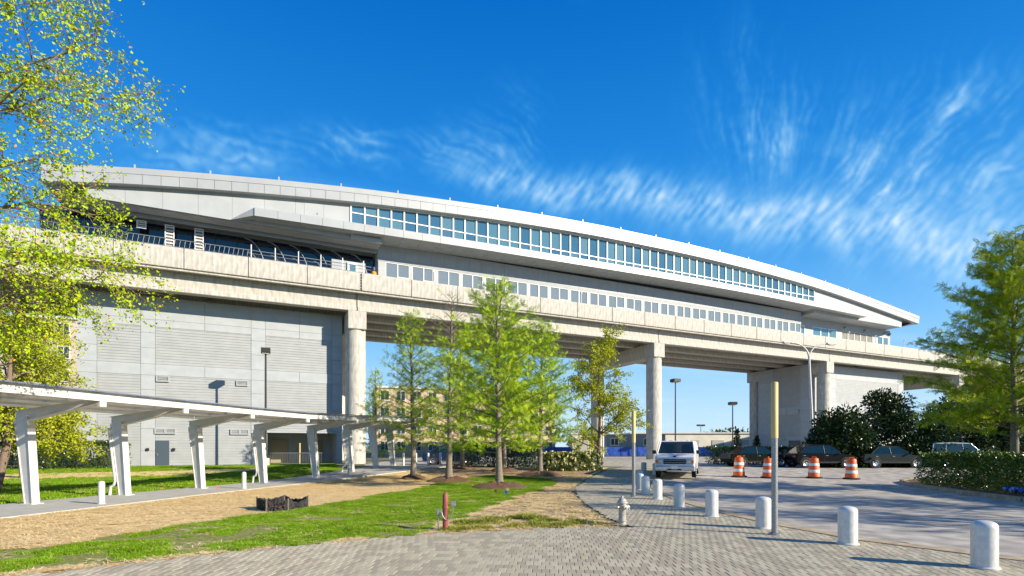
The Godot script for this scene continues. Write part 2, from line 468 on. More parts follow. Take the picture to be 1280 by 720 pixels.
func tuft_mesh(blades: int, hgt: float, spread: float, wid: float, sd: int) -> ArrayMesh:
	var mb := MB.new()
	var r := RandomNumberGenerator.new(); r.seed = sd
	for i in blades:
		var a := r.randf() * TAU
		var o := Vector3(r.randf_range(-spread, spread), 0, r.randf_range(-spread, spread))
		var d := Vector3(cos(a), 0, sin(a)); var s := Vector3(-d.z, 0, d.x) * wid
		var hh := hgt * r.randf_range(0.6, 1.1)
		var mid := o + Vector3(0, hh * 0.6, 0) + d * hh * 0.15
		var tip := o + Vector3(0, hh, 0) + d * hh * r.randf_range(0.3, 0.7)
		mb.quad(o - s, o + s, mid + s * 0.8, mid - s * 0.8)
		mb.tri(mid - s * 0.8, mid + s * 0.8, tip)
	return mb.mesh()

# ------------------------------------------------------------------ guideway
func build_guideway():
	var t := bthing("elevated_guideway", "long pale concrete elevated guideway carried on round columns", "viaduct", 37.9, 0.4, 49.5)
	var a := -68.6
	while a < 160.0:
		var mb := MB.new()
		bbv(mb, a + 0.02, a + 3.98, 14.1, 15.5, 43.2, 43.45, 0.025)
		bpart(t, "parapet_panel", mb, M.concrete)
		a += 4.0
	var c := MB.new()
	bb(c, -68.6, 160, 13.95, 14.098, 43.32, 43.6)
	bpart(t, "parapet_corbel", c, M.concrete)
	var rear := MB.new()
	bb(rear, -68.6, 160, 14.1, 15.5, 56.2, 56.45)
	bpart(t, "rear_parapet", rear, M.concrete)
	var dk := MB.new()
	bb(dk, -68.6, 160, 14.12, 14.6, 43.5, 56.19)
	bpart(t, "deck_slab", dk, M.concrete)
	var piers := [-54.2, -23.5, 7.2, 37.9, 65.4, 96.0, 127.0, 158.0]
	for i in piers.size() - 1:
		for bq in [44.0, 47.0, 50.0, 52.8, 55.4]:
			var g := MB.new()
			var a0: float = piers[i] + 0.04; var a1: float = piers[i + 1] - 0.04
			# I-shaped beam: web, bottom and top flanges
			bbv(g, a0, a1, 12.65, 13.0, bq, bq + 0.7, 0.03)
			bb(g, a0, a1, 13.0, 13.75, bq + 0.06, bq + 0.6)
			bb(g, a0, a1, 13.75, 14.11, bq + 0.02, bq + 0.68)
			bpart(t, "girder", g, M.concrete)
		# cross frames between the beams
		for k in [0.33, 0.66]:
			var x: float = lerpf(piers[i], piers[i + 1], k)
			var d := MB.new()
			bb(d, x - 0.12, x + 0.12, 13.05, 13.95, 44.65, 55.5)
			bpart(t, "diaphragm", d, M.concrete)
	for p in piers:
		if p < -50 or p > 150: continue
		var cap := MB.new()
		bbv(cap, p - 0.72, p + 0.72, 11.2, 12.64, 43.9, 56.1, 0.04)
		bpart(t, "pier_cap", cap, M.concrete)
		for bq in [44.8, 55.2]:
			var col := MB.new()
			var pr := [Vector2(0.80, -0.2), Vector2(0.80, 11.19)]
			for q in [3.2, 6.4]:
				pr.insert(pr.size() - 1, Vector2(0.80, q - 0.02)); pr.insert(pr.size() - 1, Vector2(0.785, q - 0.01)); pr.insert(pr.size() - 1, Vector2(0.785, q + 0.01)); pr.insert(pr.size() - 1, Vector2(0.80, q + 0.02))
			col.lathe(pr, 32, Vector3(p, 0, -bq))
			bpart(t, "column", col, M.concrete)
	# expansion joint cover and the handrail along the open end of the platform
	for k in 6:
		var ej := MB.new(); bb(ej, 7.33, 7.43, 14.15 + k * 0.22, 14.29 + k * 0.22, 43.17, 43.2)
		bpart(t, "joint_plate", ej, M.joint)
	var rail := bpart(t, "handrail", handrail_rails(), M.galv)
	var x2 := -13.6
	while x2 < 8.0:
		var m := MB.new()
		if x2 > -0.6:
			bb(m, x2 - 0.03, x2 + 0.03, 15.45, 16.5, 43.33, 43.39)
			bpart(t, "rail_post", m, M.frame_white)
			x2 += 1.6
		else:
			m.tube(PackedVector3Array([Vector3(x2, 15.5, -43.35), Vector3(x2 + 0.10, 16.08, -43.35)]), PackedFloat32Array([0.016, 0.016]), 4)
			bpart(t, "baluster", m, M.galv)
			x2 += 0.3
	for q in [13.3, 28.0, 56.0, 68.5, 74.0, 80.5]:
		var m := MB.new()
		m.tube(PackedVector3Array([Vector3(q, 15.45, -43.5), Vector3(q, 16.45, -43.5)]), PackedFloat32Array([0.035, 0.035]), 6)
		m.lathe([Vector2(0.0, 16.43), Vector2(0.09, 16.45), Vector2(0.10, 16.6), Vector2(0.0, 16.66)], 8, Vector3(q, 0, -43.5))
		bpart(t, "platform_light", m, M.frame_white)
func handrail_rails() -> MB:
	var m := MB.new()
	for h in [15.56, 16.08]:
		m.tube(PackedVector3Array([Vector3(-13.8, h, -43.35), Vector3(8.2, h, -43.35)]), PackedFloat32Array([0.03, 0.03]), 6)
	m.tube(PackedVector3Array([Vector3(-0.7, 15.85, -43.35), Vector3(8.2, 15.85, -43.35)]), PackedFloat32Array([0.02, 0.02]), 6)
	return m

# ------------------------------------------------------------------ station on the guideway
func siding(a0: float, a1: float, h0: float, h1: float, b: float, pitch := 0.2) -> MB:
	var mb := MB.new()
	var h := h0
	while h < h1 - 0.01:
		var t := minf(h + pitch, h1); var g := minf(h + 0.03, h1)
		mb.quad(Vector3(a0, h, -(b + 0.026)), Vector3(a1, h, -(b + 0.026)), Vector3(a1, g, -(b + 0.026)), Vector3(a0, g, -(b + 0.026)))
		mb.quad(Vector3(a0, g, -(b + 0.026)), Vector3(a1, g, -(b + 0.026)), Vector3(a1, g, -b), Vector3(a0, g, -b))
		mb.quad(Vector3(a0, g, -b), Vector3(a1, g, -b), Vector3(a1, t, -b), Vector3(a0, t, -b))
		mb.quad(Vector3(a0, t, -b), Vector3(a1, t, -b), Vector3(a1, t, -(b + 0.026)), Vector3(a0, t, -(b + 0.026)))
		h = t
	return mb
func louver(t: Node, a0: float, a1: float, h0: float, h1: float, b: float, slats: int, fm: Material, sm: Material) -> MeshInstance3D:
	var f := MB.new()
	for q in [[a0, a0 + 0.06, h0, h1], [a1 - 0.06, a1, h0, h1], [a0 + 0.06, a1 - 0.06, h0, h0 + 0.06], [a0 + 0.06, a1 - 0.06, h1 - 0.06, h1]]:
		bb(f, q[0], q[1], q[2], q[3], b - 0.05, b + 0.05)
	var o := bpart(t, "louver", f, fm)
	var back := MB.new(); bb(back, a0 + 0.05, a1 - 0.05, h0 + 0.05, h1 - 0.05, b + 0.03, b + 0.045)
	part(o, "backing", back, M.interior_dark)
	for k in slats:
		var s := MB.new()
		var hc := h0 + 0.06 + (h1 - h0 - 0.12) * (k + 0.5) / slats
		s.box(Vector3((a0 + a1) / 2, hc, -b), Vector3(a1 - a0 - 0.12, (h1 - h0) / slats * 0.55, 0.02), Basis(Vector3.RIGHT, -0.6))
		part(o, "slat", s, sm)
	return o
func window(t: Node, a0: float, a1: float, h0: float, h1: float, b: float, g: Material, back: Material, fw := 0.07):
	var f := MB.new()
	for q in [[a0, a0 + fw, h0, h1], [a1 - fw, a1, h0, h1], [a0 + fw, a1 - fw, h0, h0 + fw], [a0 + fw, a1 - fw, h1 - fw, h1]]:
		bb(f, q[0], q[1], q[2], q[3], b - 0.06, b + 0.06)
	var o := bpart(t, "window", f, M.frame_white)
	var p := MB.new(); bb(p, a0 + fw - 0.01, a1 - fw + 0.01, h0 + fw - 0.01, h1 - fw + 0.01, b - 0.01, b + 0.005)
	part(o, "pane", p, g)
	if back:
		var d := MB.new(); bb(d, a0 + fw * 0.5, a1 - fw * 0.5, h0 + fw * 0.5, h1 - fw * 0.5, b + 0.02, b + 0.05)
		part(o, "blind", d, back)
	return o
func upoly(a0: float, a1: float, bot: Callable, top: Callable, n := 1) -> PackedVector2Array:
	var p := PackedVector2Array()
	for i in n + 1:
		var a := lerpf(a0, a1, float(i) / n); p.append(Vector2(a, bot.call(a)))
	for i in n + 1:
		var a := lerpf(a1, a0, float(i) / n); p.append(Vector2(a, top.call(a)))
	return p
func wall_bottom(a: float) -> float:
	if a < -10.5: return lerpf(19.35, 18.72, clampf((a + 12.6) / 2.1, 0, 1))
	if a < 83.0: return 18.75 if a < 7.0 else 18.93
	return lerpf(18.93, 19.9, (a - 83.0) / 2.9)
func build_station():
	var t := bthing("station_building", "long station with bowed silver roof and ribbon of windows above the guideway", "building", 37.0, 14.62, 50.0)
	var under := func(a): return rooft(a) - 1.05
	# roof
	var rf := MB.new()
	rf.prism(upoly(-12.7, 86.3, func(a): return rooft(a) - 1.0, func(a): return rooft(a) - 0.02, 60), -58.0, -44.72)
	var roof := bpart(t, "roof", rf, M.metal_white)
	var cop := MB.new()
	cop.prism(upoly(-12.75, 86.35, func(a): return rooft(a) - 0.36, func(a): return rooft(a) + 0.06, 60), -45.2, -44.64)
	part(roof, "coping", cop, M.metal_white)
	var sof := MB.new()
	sof.prism(upoly(-12.7, 86.3, under, func(a): return rooft(a) - 1.0, 60), -45.25, -44.70)
	part(roof, "eaves_soffit", sof, M.soffit)
	var a := -12.72
	while a < 86.2:
		var a1 := minf(a + 1.1, 86.32)
		var p := MB.new()
		p.prism(upoly(a + 0.012, a1 - 0.012, func(x): return rooft(x) - 1.05, func(x): return rooft(x) - 0.38, 1), -44.70, -44.66)
		part(roof, "fascia_panel", p, M.metal_white)
		a += 1.1
	a = -12.3
	while a < 86:
		var r := MB.new()
		bb(r, a - 0.05, a + 0.05, rooft(a), rooft(a) + 0.42, 44.9, 45.0)
		part(roof, "roof_anchor", r, M.metal_white)
		a += 4.6
	# upper wall panels either side of the window ribbon
	var body := MB.new()
	body.prism(upoly(-12.5, 6.85, wall_bottom, func(x): return rooft(x) - 1.01, 30), -57.5, -45.32)
	body.prism(upoly(64.1, 85.8, wall_bottom, func(x): return rooft(x) - 1.01, 30), -57.5, -45.32)
	bpart(t, "upper_storey", body, M.wall_white)
	for sp in [[-12.6, -10.5], [-10.5, -8.3], [-8.3, -6.1], [-6.1, -3.9], [-3.9, -1.7], [-1.7, 0.5], [0.5, 2.7], [2.7, 4.8], [4.8, 6.9], [64.05, 66.2], [66.2, 68.4], [68.4, 70.6], [70.6, 72.8], [72.8, 75.0], [75.0, 77.2], [77.2, 79.4], [79.4, 81.6], [81.6, 83.0], [83.0, 85.9]]:
		var p := MB.new()
		p.prism(upoly(sp[0] + 0.006, sp[1] - 0.006, wall_bottom, func(x): return rooft(x) - 1.0, 3), -45.3, -45.2)
		bpart(t, "wall_panel", p, M.wall_white)
	var hd := MB.new(); bb(hd, 3.35, 4.45, 19.75, 21.55, 45.185, 45.21)
	var hatch := bpart(t, "wall_hatch", hd, M.wall_white)
	var hn := MB.new(); bb(hn, 4.28, 4.36, 20.3, 20.4, 45.15, 45.185)
	part(hatch, "handle", hn, M.galv)
	# ledge: fascia strips, slab and soffit panels
	var ltop := func(x): return ledgeb(x) + 0.62
	var slab := MB.new()
	slab.prism(upoly(-0.2, 73.4, func(x): return ledgeb(x) + 0.04, ltop, 40), -46.7, -44.26)
	slab.tri(Vector3(-0.2, ledgeb(-0.2) + 0.04, -44.26), Vector3(-1.8, 18.76, -45.2), Vector3(-0.2, ledgeb(-0.2) + 0.04, -46.6))
	slab.quad(Vector3(-0.2, ledgeb(-0.2) + 0.62, -44.26), Vector3(-1.8, 18.79, -45.2), Vector3(-1.8, 18.76, -45.2), Vector3(-0.2, ledgeb(-0.2) + 0.04, -44.26))
	var ledge := bpart(t, "ledge", slab, M.soffit)
	a = -0.2
	while a < 73.3:
		var a1 := minf(a + 1.6, 73.4)
		var p := MB.new()
		p.prism(upoly(a + 0.01, a1 - 0.01, ledgeb, ltop, 1), -44.255, -44.2)
		part(ledge, "fascia_strip", p, M.metal_white)
		for z in [[44.27, 45.42], [45.44, 46.58]]:
			var s := MB.new()
			s.prism(upoly(a + 0.012, a1 - 0.012, func(x): return ledgeb(x), func(x): return ledgeb(x) + 0.036, 1), -z[1], -z[0])
			part(ledge, "soffit_panel", s, M.soffit)
		a += 1.6
	# room behind the ribbon
	var room := MB.new()
	room.prism(upoly(6.86, 64.09, func(x): return ledgeb(x) + 0.6, func(x): return rooft(x) - 1.01, 30), -57.5, -50.0)
	room.prism(upoly(6.86, 64.09, func(x): return ledgeb(x) + 0.5, func(x): return ledgeb(x) + 0.66, 30), -50.0, -45.2)
	bpart(t, "ribbon_room", room, M.interior)
	rng.seed = 5
	a = 8.0
	while a < 63.0:
		var cmb := MB.new()
		cmb.tube(PackedVector3Array([Vector3(a, ledgeb(a) + 0.6, -46.6), Vector3(a, rooft(a) - 1.05, -46.6)]), PackedFloat32Array([0.17, 0.17]), 12)
		bpart(t, "interior_column", cmb, M.frame_white)
		a += 5.5
	var n := 52
	var w := (64.05 - 6.9) / n
	for i in n + 1:
		var x := 6.9 + w * i
		var m := MB.new()
		m.prism(upoly(x - 0.06, x + 0.06, func(q): return ledgeb(q) + 0.64, func(q): return rooft(q) - 1.06, 1), -45.32, -45.12)
		bpart(t, "mullion", m, M.frame_white)
		if i == n: break
		if i in [3, 6, 13, 21, 22, 30, 35, 41, 47]:
			var cu := MB.new(); cu.prism(upoly(x + w * 0.3, x + w * (0.62 if i % 2 else 0.9), func(q): return ledgeb(q) + 0.7, func(q): return rooft(q) - 1.1, 1), -45.9, -45.86)
			bpart(t, "curtain", cu, M.curtain)
		var lo0 := func(q): return ledgeb(q) + 0.70
		var tr := 20.96
		var x0 := x + 0.061; var x1 := x + w - 0.061
		for q in [[lo0, func(_q): return tr - 0.045], [func(_q): return tr + 0.045, func(q2): return rooft(q2) - 1.15]]:
			var pn := MB.new()
			pn.prism(upoly(x0, x1, q[0], q[1], 1), -45.235, -45.215)
			var po := bpart(t, "ribbon_pane", pn, M.glass_ribbon[rng.randi() % 4])
		for q in [[func(q2): return ledgeb(q2) + 0.63, lo0], [func(_q): return tr - 0.045, func(_q): return tr + 0.045], [func(q2): return rooft(q2) - 1.15, func(q2): return rooft(q2) - 1.06]]:
			var rl := MB.new()
			rl.prism(upoly(x0, x1, q[0], q[1], 1), -45.29, -45.16)
			bpart(t, "rail", rl, M.frame_white)
	# lower storey
	var lb := MB.new()
	bb(lb, 9.42, 63.6, 14.62, 19.0, 46.75, 56.0)
	bb(lb, 63.6, 84.1, 14.62, 18.94, 47.55, 56.0)
	bpart(t, "lower_storey", lb, M.wall_gray)
	bpart(t, "wall_band", siding(9.34, 63.6, 17.82, 18.12, 46.6, 0.1), M.panel_gray)
	bpart(t, "wall_band", siding(9.34, 63.6, 14.62, 16.22, 46.6, 0.2), M.siding)
	a = 9.34
	while a < 63.5:
		var wd := 2.35 if int(a * 10) % 3 else 1.2
		var a1 := minf(a + wd, 63.6)
		var p := MB.new(); bb(p, a + 0.008, a1 - 0.008, 18.13, 19.3, 46.6, 46.7)
		bpart(t, "wall_panel", p, M.wall_gray)
		a = a1
	var endw := MB.new(); bb(endw, 9.34, 9.41, 14.62, 19.0, 46.71, 56.0)
	bpart(t, "end_wall", endw, M.wall_gray)
	var ww := (63.6 - 9.9) / 23.0
	for i in 23:
		var x := 9.9 + ww * i
		var pier := MB.new(); bb(pier, x - 0.5 if i == 0 else x - 0.12, x + 0.12, 16.22, 17.82, 46.6, 46.72)
		bpart(t, "window_pier", pier, M.wall_white)
		for k in 2:
			var w0 := x + 0.125 + k * 1.045
			var deep := rng.randf() < 0.25
			window(t, w0, w0 + 1.04, 16.62 if deep else 16.25, 17.80, 46.66, M.glass_pale, M.blind if rng.randf() < 0.58 + i * 0.018 else M.blind_dark, 0.05)
			if deep:
				var s := MB.new(); bb(s, w0, w0 + 1.04, 16.25, 16.6, 46.62, 46.7)
				bpart(t, "window_apron", s, M.frame_white)
	var st := MB.new(); bb(st, 63.6, 84.15, 14.62, 16.55, 47.4, 47.52); bb(st, 63.6, 84.15, 17.95, 18.93, 47.4, 47.52)
	bpart(t, "end_block_wall", st, M.panel_gray)
	var ret := MB.new(); bb(ret, 63.5, 63.6, 14.62, 19.3, 46.72, 47.52)
	bpart(t, "return_wall", ret, M.wall_gray)
	var er := MB.new(); bb(er, 84.1, 84.18, 14.62, 18.94, 47.53, 56.0)
	bpart(t, "end_wall", er, M.wall_gray)
	for q in [[63.6, 64.4], [65.5, 66.9], [71.9, 73.0], [80.0, 81.0], [83.75, 84.15]]:
		var p := MB.new(); bb(p, q[0], q[1], 16.55, 17.95, 47.4, 47.52)
		bpart(t, "window_pier", p, M.panel_gray)
	window(t, 64.42, 65.48, 16.56, 17.94, 47.46, M.glass_teal, M.blind_dark, 0.2)
	for k in 3: window(t, 66.92 + k * 1.66, 66.92 + k * 1.66 + 1.64, 16.56, 17.94, 47.46, M.glass_teal, M.blind_dark, 0.1)
	for k in 5: louver(t, 73.02 + k * 1.39, 73.02 + k * 1.39 + 1.38, 16.56, 17.94, 47.46, 8, M.frame_white, M.louver)
	for k in 2: window(t, 81.02 + k * 1.36, 81.02 + k * 1.36 + 1.35, 16.56, 17.94, 47.46, M.glass_teal, M.blind_dark, 0.12)
	for q in [77.9, 82.6, 73.5, 86.0 - 2.2]:
		var m := MB.new(); m.lathe([Vector2(0, 0), Vector2(0.14, 0.02), Vector2(0.16, 0.18), Vector2(0.05, 0.28), Vector2(0, 0.28)], 10, Vector3(q, 18.25, -47.2))
		bpart(t, "wall_lamp", m, M.galv)
	# open platform end: dark glass screen behind the handrail
	var dark := MB.new(); bb(dark, -13.8, 9.3, 14.62, 18.3, 50.6, 56.0)
	bb(dark, -13.8, 9.3, 18.3, 18.72, 47.9, 57.0)
	bpart(t, "platform_core", dark, M.wall_gray)
	var beam := MB.new(); bbv(beam, -12.2, 9.33, 18.42, 18.72, 46.6, 46.9)
	bpart(t, "eaves_beam", beam, M.galv)
	var so := MB.new(); bb(so, -12.2, 9.33, 18.72, 18.745, 45.4, 47.9)
	bpart(t, "platform_soffit", so, M.soffit)
	var inf := MB.new(); bb(inf, 6.87, 9.36, 18.746, 19.12, 45.0, 56.5)
	bpart(t, "soffit_infill", inf, M.soffit)
	for i in 15:
		var x := -13.6 + i * 1.52
		var p := MB.new(); bb(p, x + 0.03, x + 1.49, 14.62, 18.41, 47.6, 47.63)
		bpart(t, "screen_pane", p, M.glass_dark)
		var m := MB.new(); bb(m, x - 0.025, x + 0.025, 14.62, 18.41, 47.58, 47.66)
		bpart(t, "screen_mullion", m, M.black_soft)
	for i in 6:
		var x := -0.9 + i * 1.62
		for q in [[1.5, 2.75, 0.0], [0.8, 1.7, 0.25]]:
			var pts := PackedVector3Array(); var rd := PackedFloat32Array()
			for k in 10:
				var an := PI * 0.5 * k / 9.0
				pts.append(Vector3(x + q[2] + sin(an) * q[0], 15.3 + cos(an) * q[1] + 0.15, -47.1 + 0.1 * sin(an))); rd.append(0.035)
			var m := MB.new(); m.tube(pts, rd, 6)
			bpart(t, "curved_rib", m, M.galv)
	for q in [[-7.95, 17.75, 18.32], [-6.2, 15.4, 18.3], [-4.3, 15.4, 18.35]]:
		louver(t, q[0], q[0] + 0.6, q[1], q[2], 47.0, 3 if q[1] > 17 else 12, M.frame_white, M.frame_white)
	var kb := MB.new(); bb(kb, 5.5, 8.2, 14.62, 17.2, 46.0, 47.4)
	bpart(t, "platform_booth", kb, M.panel_gray)
	window(t, 6.73, 7.55, 15.6, 17.1, 45.93, M.glass_teal, M.interior_dark, 0.16)

# ------------------------------------------------------------------ the two grey buildings under the guideway
func build_left_block():
	var t := bthing("utility_building", "large pale grey panelled utility building standing beneath the guideway beside the canopy walk", "building", -2.4, 0.0, 50.5)
	var core := MB.new()
	bb(core, -11.0, 0.7, -0.3, 12.6, 46.13, 55.0); bb(core, 0.7, 5.9, 3.02, 12.6, 46.13, 55.0); bb(core, 5.9, 6.25, -0.3, 12.6, 46.13, 55.0); bb(core, 0.7, 5.9, -0.3, 12.6, 50.0, 55.0)
	bpart(t, "core", core, M.wall_gray)
	for w in [[-11.12, -11.0], [6.25, 6.34]]:
		bpart(t, "side_wall", side_mb(w[0], w[1], -0.3, 12.6, 46.05, 55.0), M.wall_gray)
	# smooth vertical strips, each made of stacked panels
	for s in [[-11.14, -10.07], [-7.53, -6.66], [-0.43, 0.58], [5.52, 6.34]]:
		var hs := [0.02, 1.5, 3.1, 4.7, 5.9, 6.95, 7.75, 8.9, 10.0, 10.95, 12.6]
		for k in hs.size() - 1:
			var x0: float = s[0]; var x1: float = s[1]
			if x0 == 5.52 and k < 2: x0 = 5.92
			if x0 == -0.43 and k < 2: x1 = 0.66
			var p := MB.new(); bb(p, x0 + 0.008, x1 - 0.008, hs[k] + 0.008, hs[k + 1] - 0.008, 46.0, 46.1)
			bpart(t, "strip_panel", p, M.panel_gray)
	# fields of ribbed siding between smooth bands
	for f in [[-10.07, -7.53], [-6.66, -0.43], [0.58, 5.52]]:
		var lowest := 3.02 if f[0] > 0 else 0.02
		for q in [[lowest, 6.95], [7.75, 10.45]]:
			bpart(t, "siding_field", siding(f[0] + 0.01, f[1] - 0.01, q[0], q[1], 46.03), M.siding)
		for q in [[6.95, 7.75], [10.45, 10.98], [10.98, 12.6]]:
			var mid: float = (f[0] + f[1]) / 2 if f[1] - f[0] > 4 else f[1]
			for e in [[f[0], mid], [mid, f[1]]]:
				if e[1] - e[0] < 0.1: continue
				var p := MB.new(); bb(p, e[0] + 0.01, e[1] - 0.01, q[0] + 0.008, q[1] - 0.008, 46.0, 46.1)
				bpart(t, "band_panel", p, M.panel_gray if q[0] < 10.9 else M.wall_gray)
	for q in [[-6.61, 6.5, 0.8], [-1.45, 6.45, 0.8], [-6.7, 2.72, 0.64], [-6.04, 2.72, 0.64], [-1.85, 2.72, 0.62], [-1.22, 2.72, 0.62]]:
		louver(t, q[0], q[0] + q[2], q[1], q[1] + 0.42, 45.97, 3, M.panel_gray, M.siding)
	for d in [[-10.05, -9.66], [-9.64, -9.24], [-6.62, -5.8]]:
		var p := MB.new(); bb(p, d[0], d[1], 0.22, 2.25, 45.95, 46.0)
		var door := bpart(t, "door", p, M.door_blue)
		var k := MB.new(); bb(k, d[0] + 0.06, d[0] + 0.12, 1.15, 1.3, 45.9, 45.95)
		part(door, "handle", k, M.chrome)
	for q in [-5.6, -7.2]:
		var m := MB.new(); bbv(m, q, q + 0.18, 1.5, 1.7, 45.88, 46.0, 0.02)
		bpart(t, "wall_box", m, M.black_soft)
	# covered entry recess
	var lint := MB.new(); bb(lint, 0.66, 5.92, 2.9, 3.02, 45.98, 46.12)
	bpart(t, "lintel", lint, M.wall_white)
	var fl := MB.new(); bb(fl, 0.7, 5.9, -0.1, 0.3, 46.0, 50.0)
	bpart(t, "recess_floor", fl, M.path)
	for d in [[1.0, 2.4], [4.4, 5.2]]:
		var p := MB.new(); bb(p, d[0], d[1], 0.3, 2.4, 49.9, 49.99)
		bpart(t, "recess_door", p, M.door_tan)
	var r := MB.new()
	for h in [0.42, 1.3]: r.tube(PackedVector3Array([Vector3(0.9, h, -46.4), Vector3(5.0, h, -46.4)]), PackedFloat32Array([0.025, 0.025]), 6)
	var rl := bpart(t, "railing", r, M.galv)
	for k in 34:
		var b := MB.new(); b.tube(PackedVector3Array([Vector3(0.95 + k * 0.122, 0.3, -46.4), Vector3(0.95 + k * 0.122, 1.3, -46.4)]), PackedFloat32Array([0.011, 0.011]), 4)
		part(rl, "baluster", b, M.galv)
	var pp := MB.new(); pp.tube(PackedVector3Array([Vector3(3.1, 0.3, -46.6), Vector3(3.1, 2.1, -46.6)]), PackedFloat32Array([0.06, 0.06]), 8)
	bpart(t, "post", pp, M.post_yellow)
	var sg := MB.new(); bb(sg, 2.7, 3.05, 1.4, 1.75, 49.93, 49.99)
	bpart(t, "notice_plate", sg, M.galv)
func side_mb(a0: float, a1: float, h0: float, h1: float, b0: float, b1: float) -> MB:
	var m := MB.new(); bb(m, a0, a1, h0, h1, b0, b1)
	return m
func build_right_block():
	var t := bthing("utility_building", "pale grey panelled block under the far end of the guideway behind dark magnolias", "building", 75.0, 0.2, 50.0)
	bpart(t, "core", side_mb(64.7, 84.9, 0.0, 12.6, 46.13, 54.0), M.wall_gray)
	for s in [[64.5, 66.2], [68.6, 69.6], [83.6, 84.9]]:
		var hs := [0.1, 1.8, 3.4, 5.0, 6.6, 8.2, 9.6, 10.9, 12.6]
		for k in hs.size() - 1:
			bpart(t, "strip_panel", side_mb(s[0] + 0.008, s[1] - 0.008, hs[k] + 0.008, hs[k + 1] - 0.008, 46.0, 46.1), M.panel_gray)
	for f in [[66.2, 68.6], [69.6, 83.6]]:
		for q in [[0.1, 6.9], [7.7, 10.9]]:
			bpart(t, "siding_field", siding(f[0] + 0.01, f[1] - 0.01, q[0], q[1], 46.03), M.siding)
		for q in [[6.9, 7.7], [10.9, 12.6]]:
			bpart(t, "band_panel", side_mb(f[0] + 0.01, f[1] - 0.01, q[0], q[1], 46.0, 46.1), M.panel_gray if q[0] < 10 else M.wall_gray)
	# the end that faces back along the drive
	for q in [[46.0, 47.4], [51.6, 54.0]]:
		var hs := [0.1, 1.8, 3.4, 5.0, 6.6, 8.2, 9.6, 10.9, 12.6]
		for k in hs.size() - 1:
			bpart(t, "strip_panel", side_mb(64.55, 64.69, hs[k] + 0.008, hs[k + 1] - 0.008, q[0] + 0.11 if q[0] < 47 else q[0], q[1]), M.panel_gray)
	for q in [[3.2, 6.2], [7.2, 12.6]]:
		bpart(t, "end_field", end_siding(64.58, q[0], q[1], 47.4, 51.6), M.siding)
	for q in [[0.1, 3.2, 49.2, 51.6], [6.2, 7.2, 47.4, 49.5], [6.2, 7.2, 49.52, 51.6], [2.7, 3.2, 47.4, 49.2]]:
		bpart(t, "band_panel", side_mb(64.56, 64.69, q[0] + 0.006, q[1] - 0.006, q[2] + 0.006, q[3] - 0.006), M.panel_gray)
	bpart(t, "doorway", side_mb(64.62, 64.68, 0.1, 2.7, 47.4, 49.2), M.interior_dark)
	bpart(t, "wall_box", side_mb(64.4, 64.55, 6.3, 6.8, 47.6, 48.2), M.galv)
	for q in [49.8, 46.6]:
		var m := MB.new(); m.lathe([Vector2(0, -0.2), Vector2(0.18, -0.14), Vector2(0.2, 0.1), Vector2(0, 0.2)], 10, Vector3(64.4, 2.9, -q))
		bpart(t, "green_lamp", m, M.green_lamp)
func end_siding(a: float, h0: float, h1: float, b0: float, b1: float) -> MB:
	var mb := MB.new()
	var h := h0
	while h < h1 - 0.01:
		var t := minf(h + 0.2, h1); var g := minf(h + 0.035, h1)
		mb.box(Vector3(a + 0.05, (g + t) / 2, -(b0 + b1) / 2), Vector3(0.1, t - g, b1 - b0))
		mb.box(Vector3(a + 0.07, (h + g) / 2, -(b0 + b1) / 2), Vector3(0.06, g - h, b1 - b0))
		h = t
	return mb

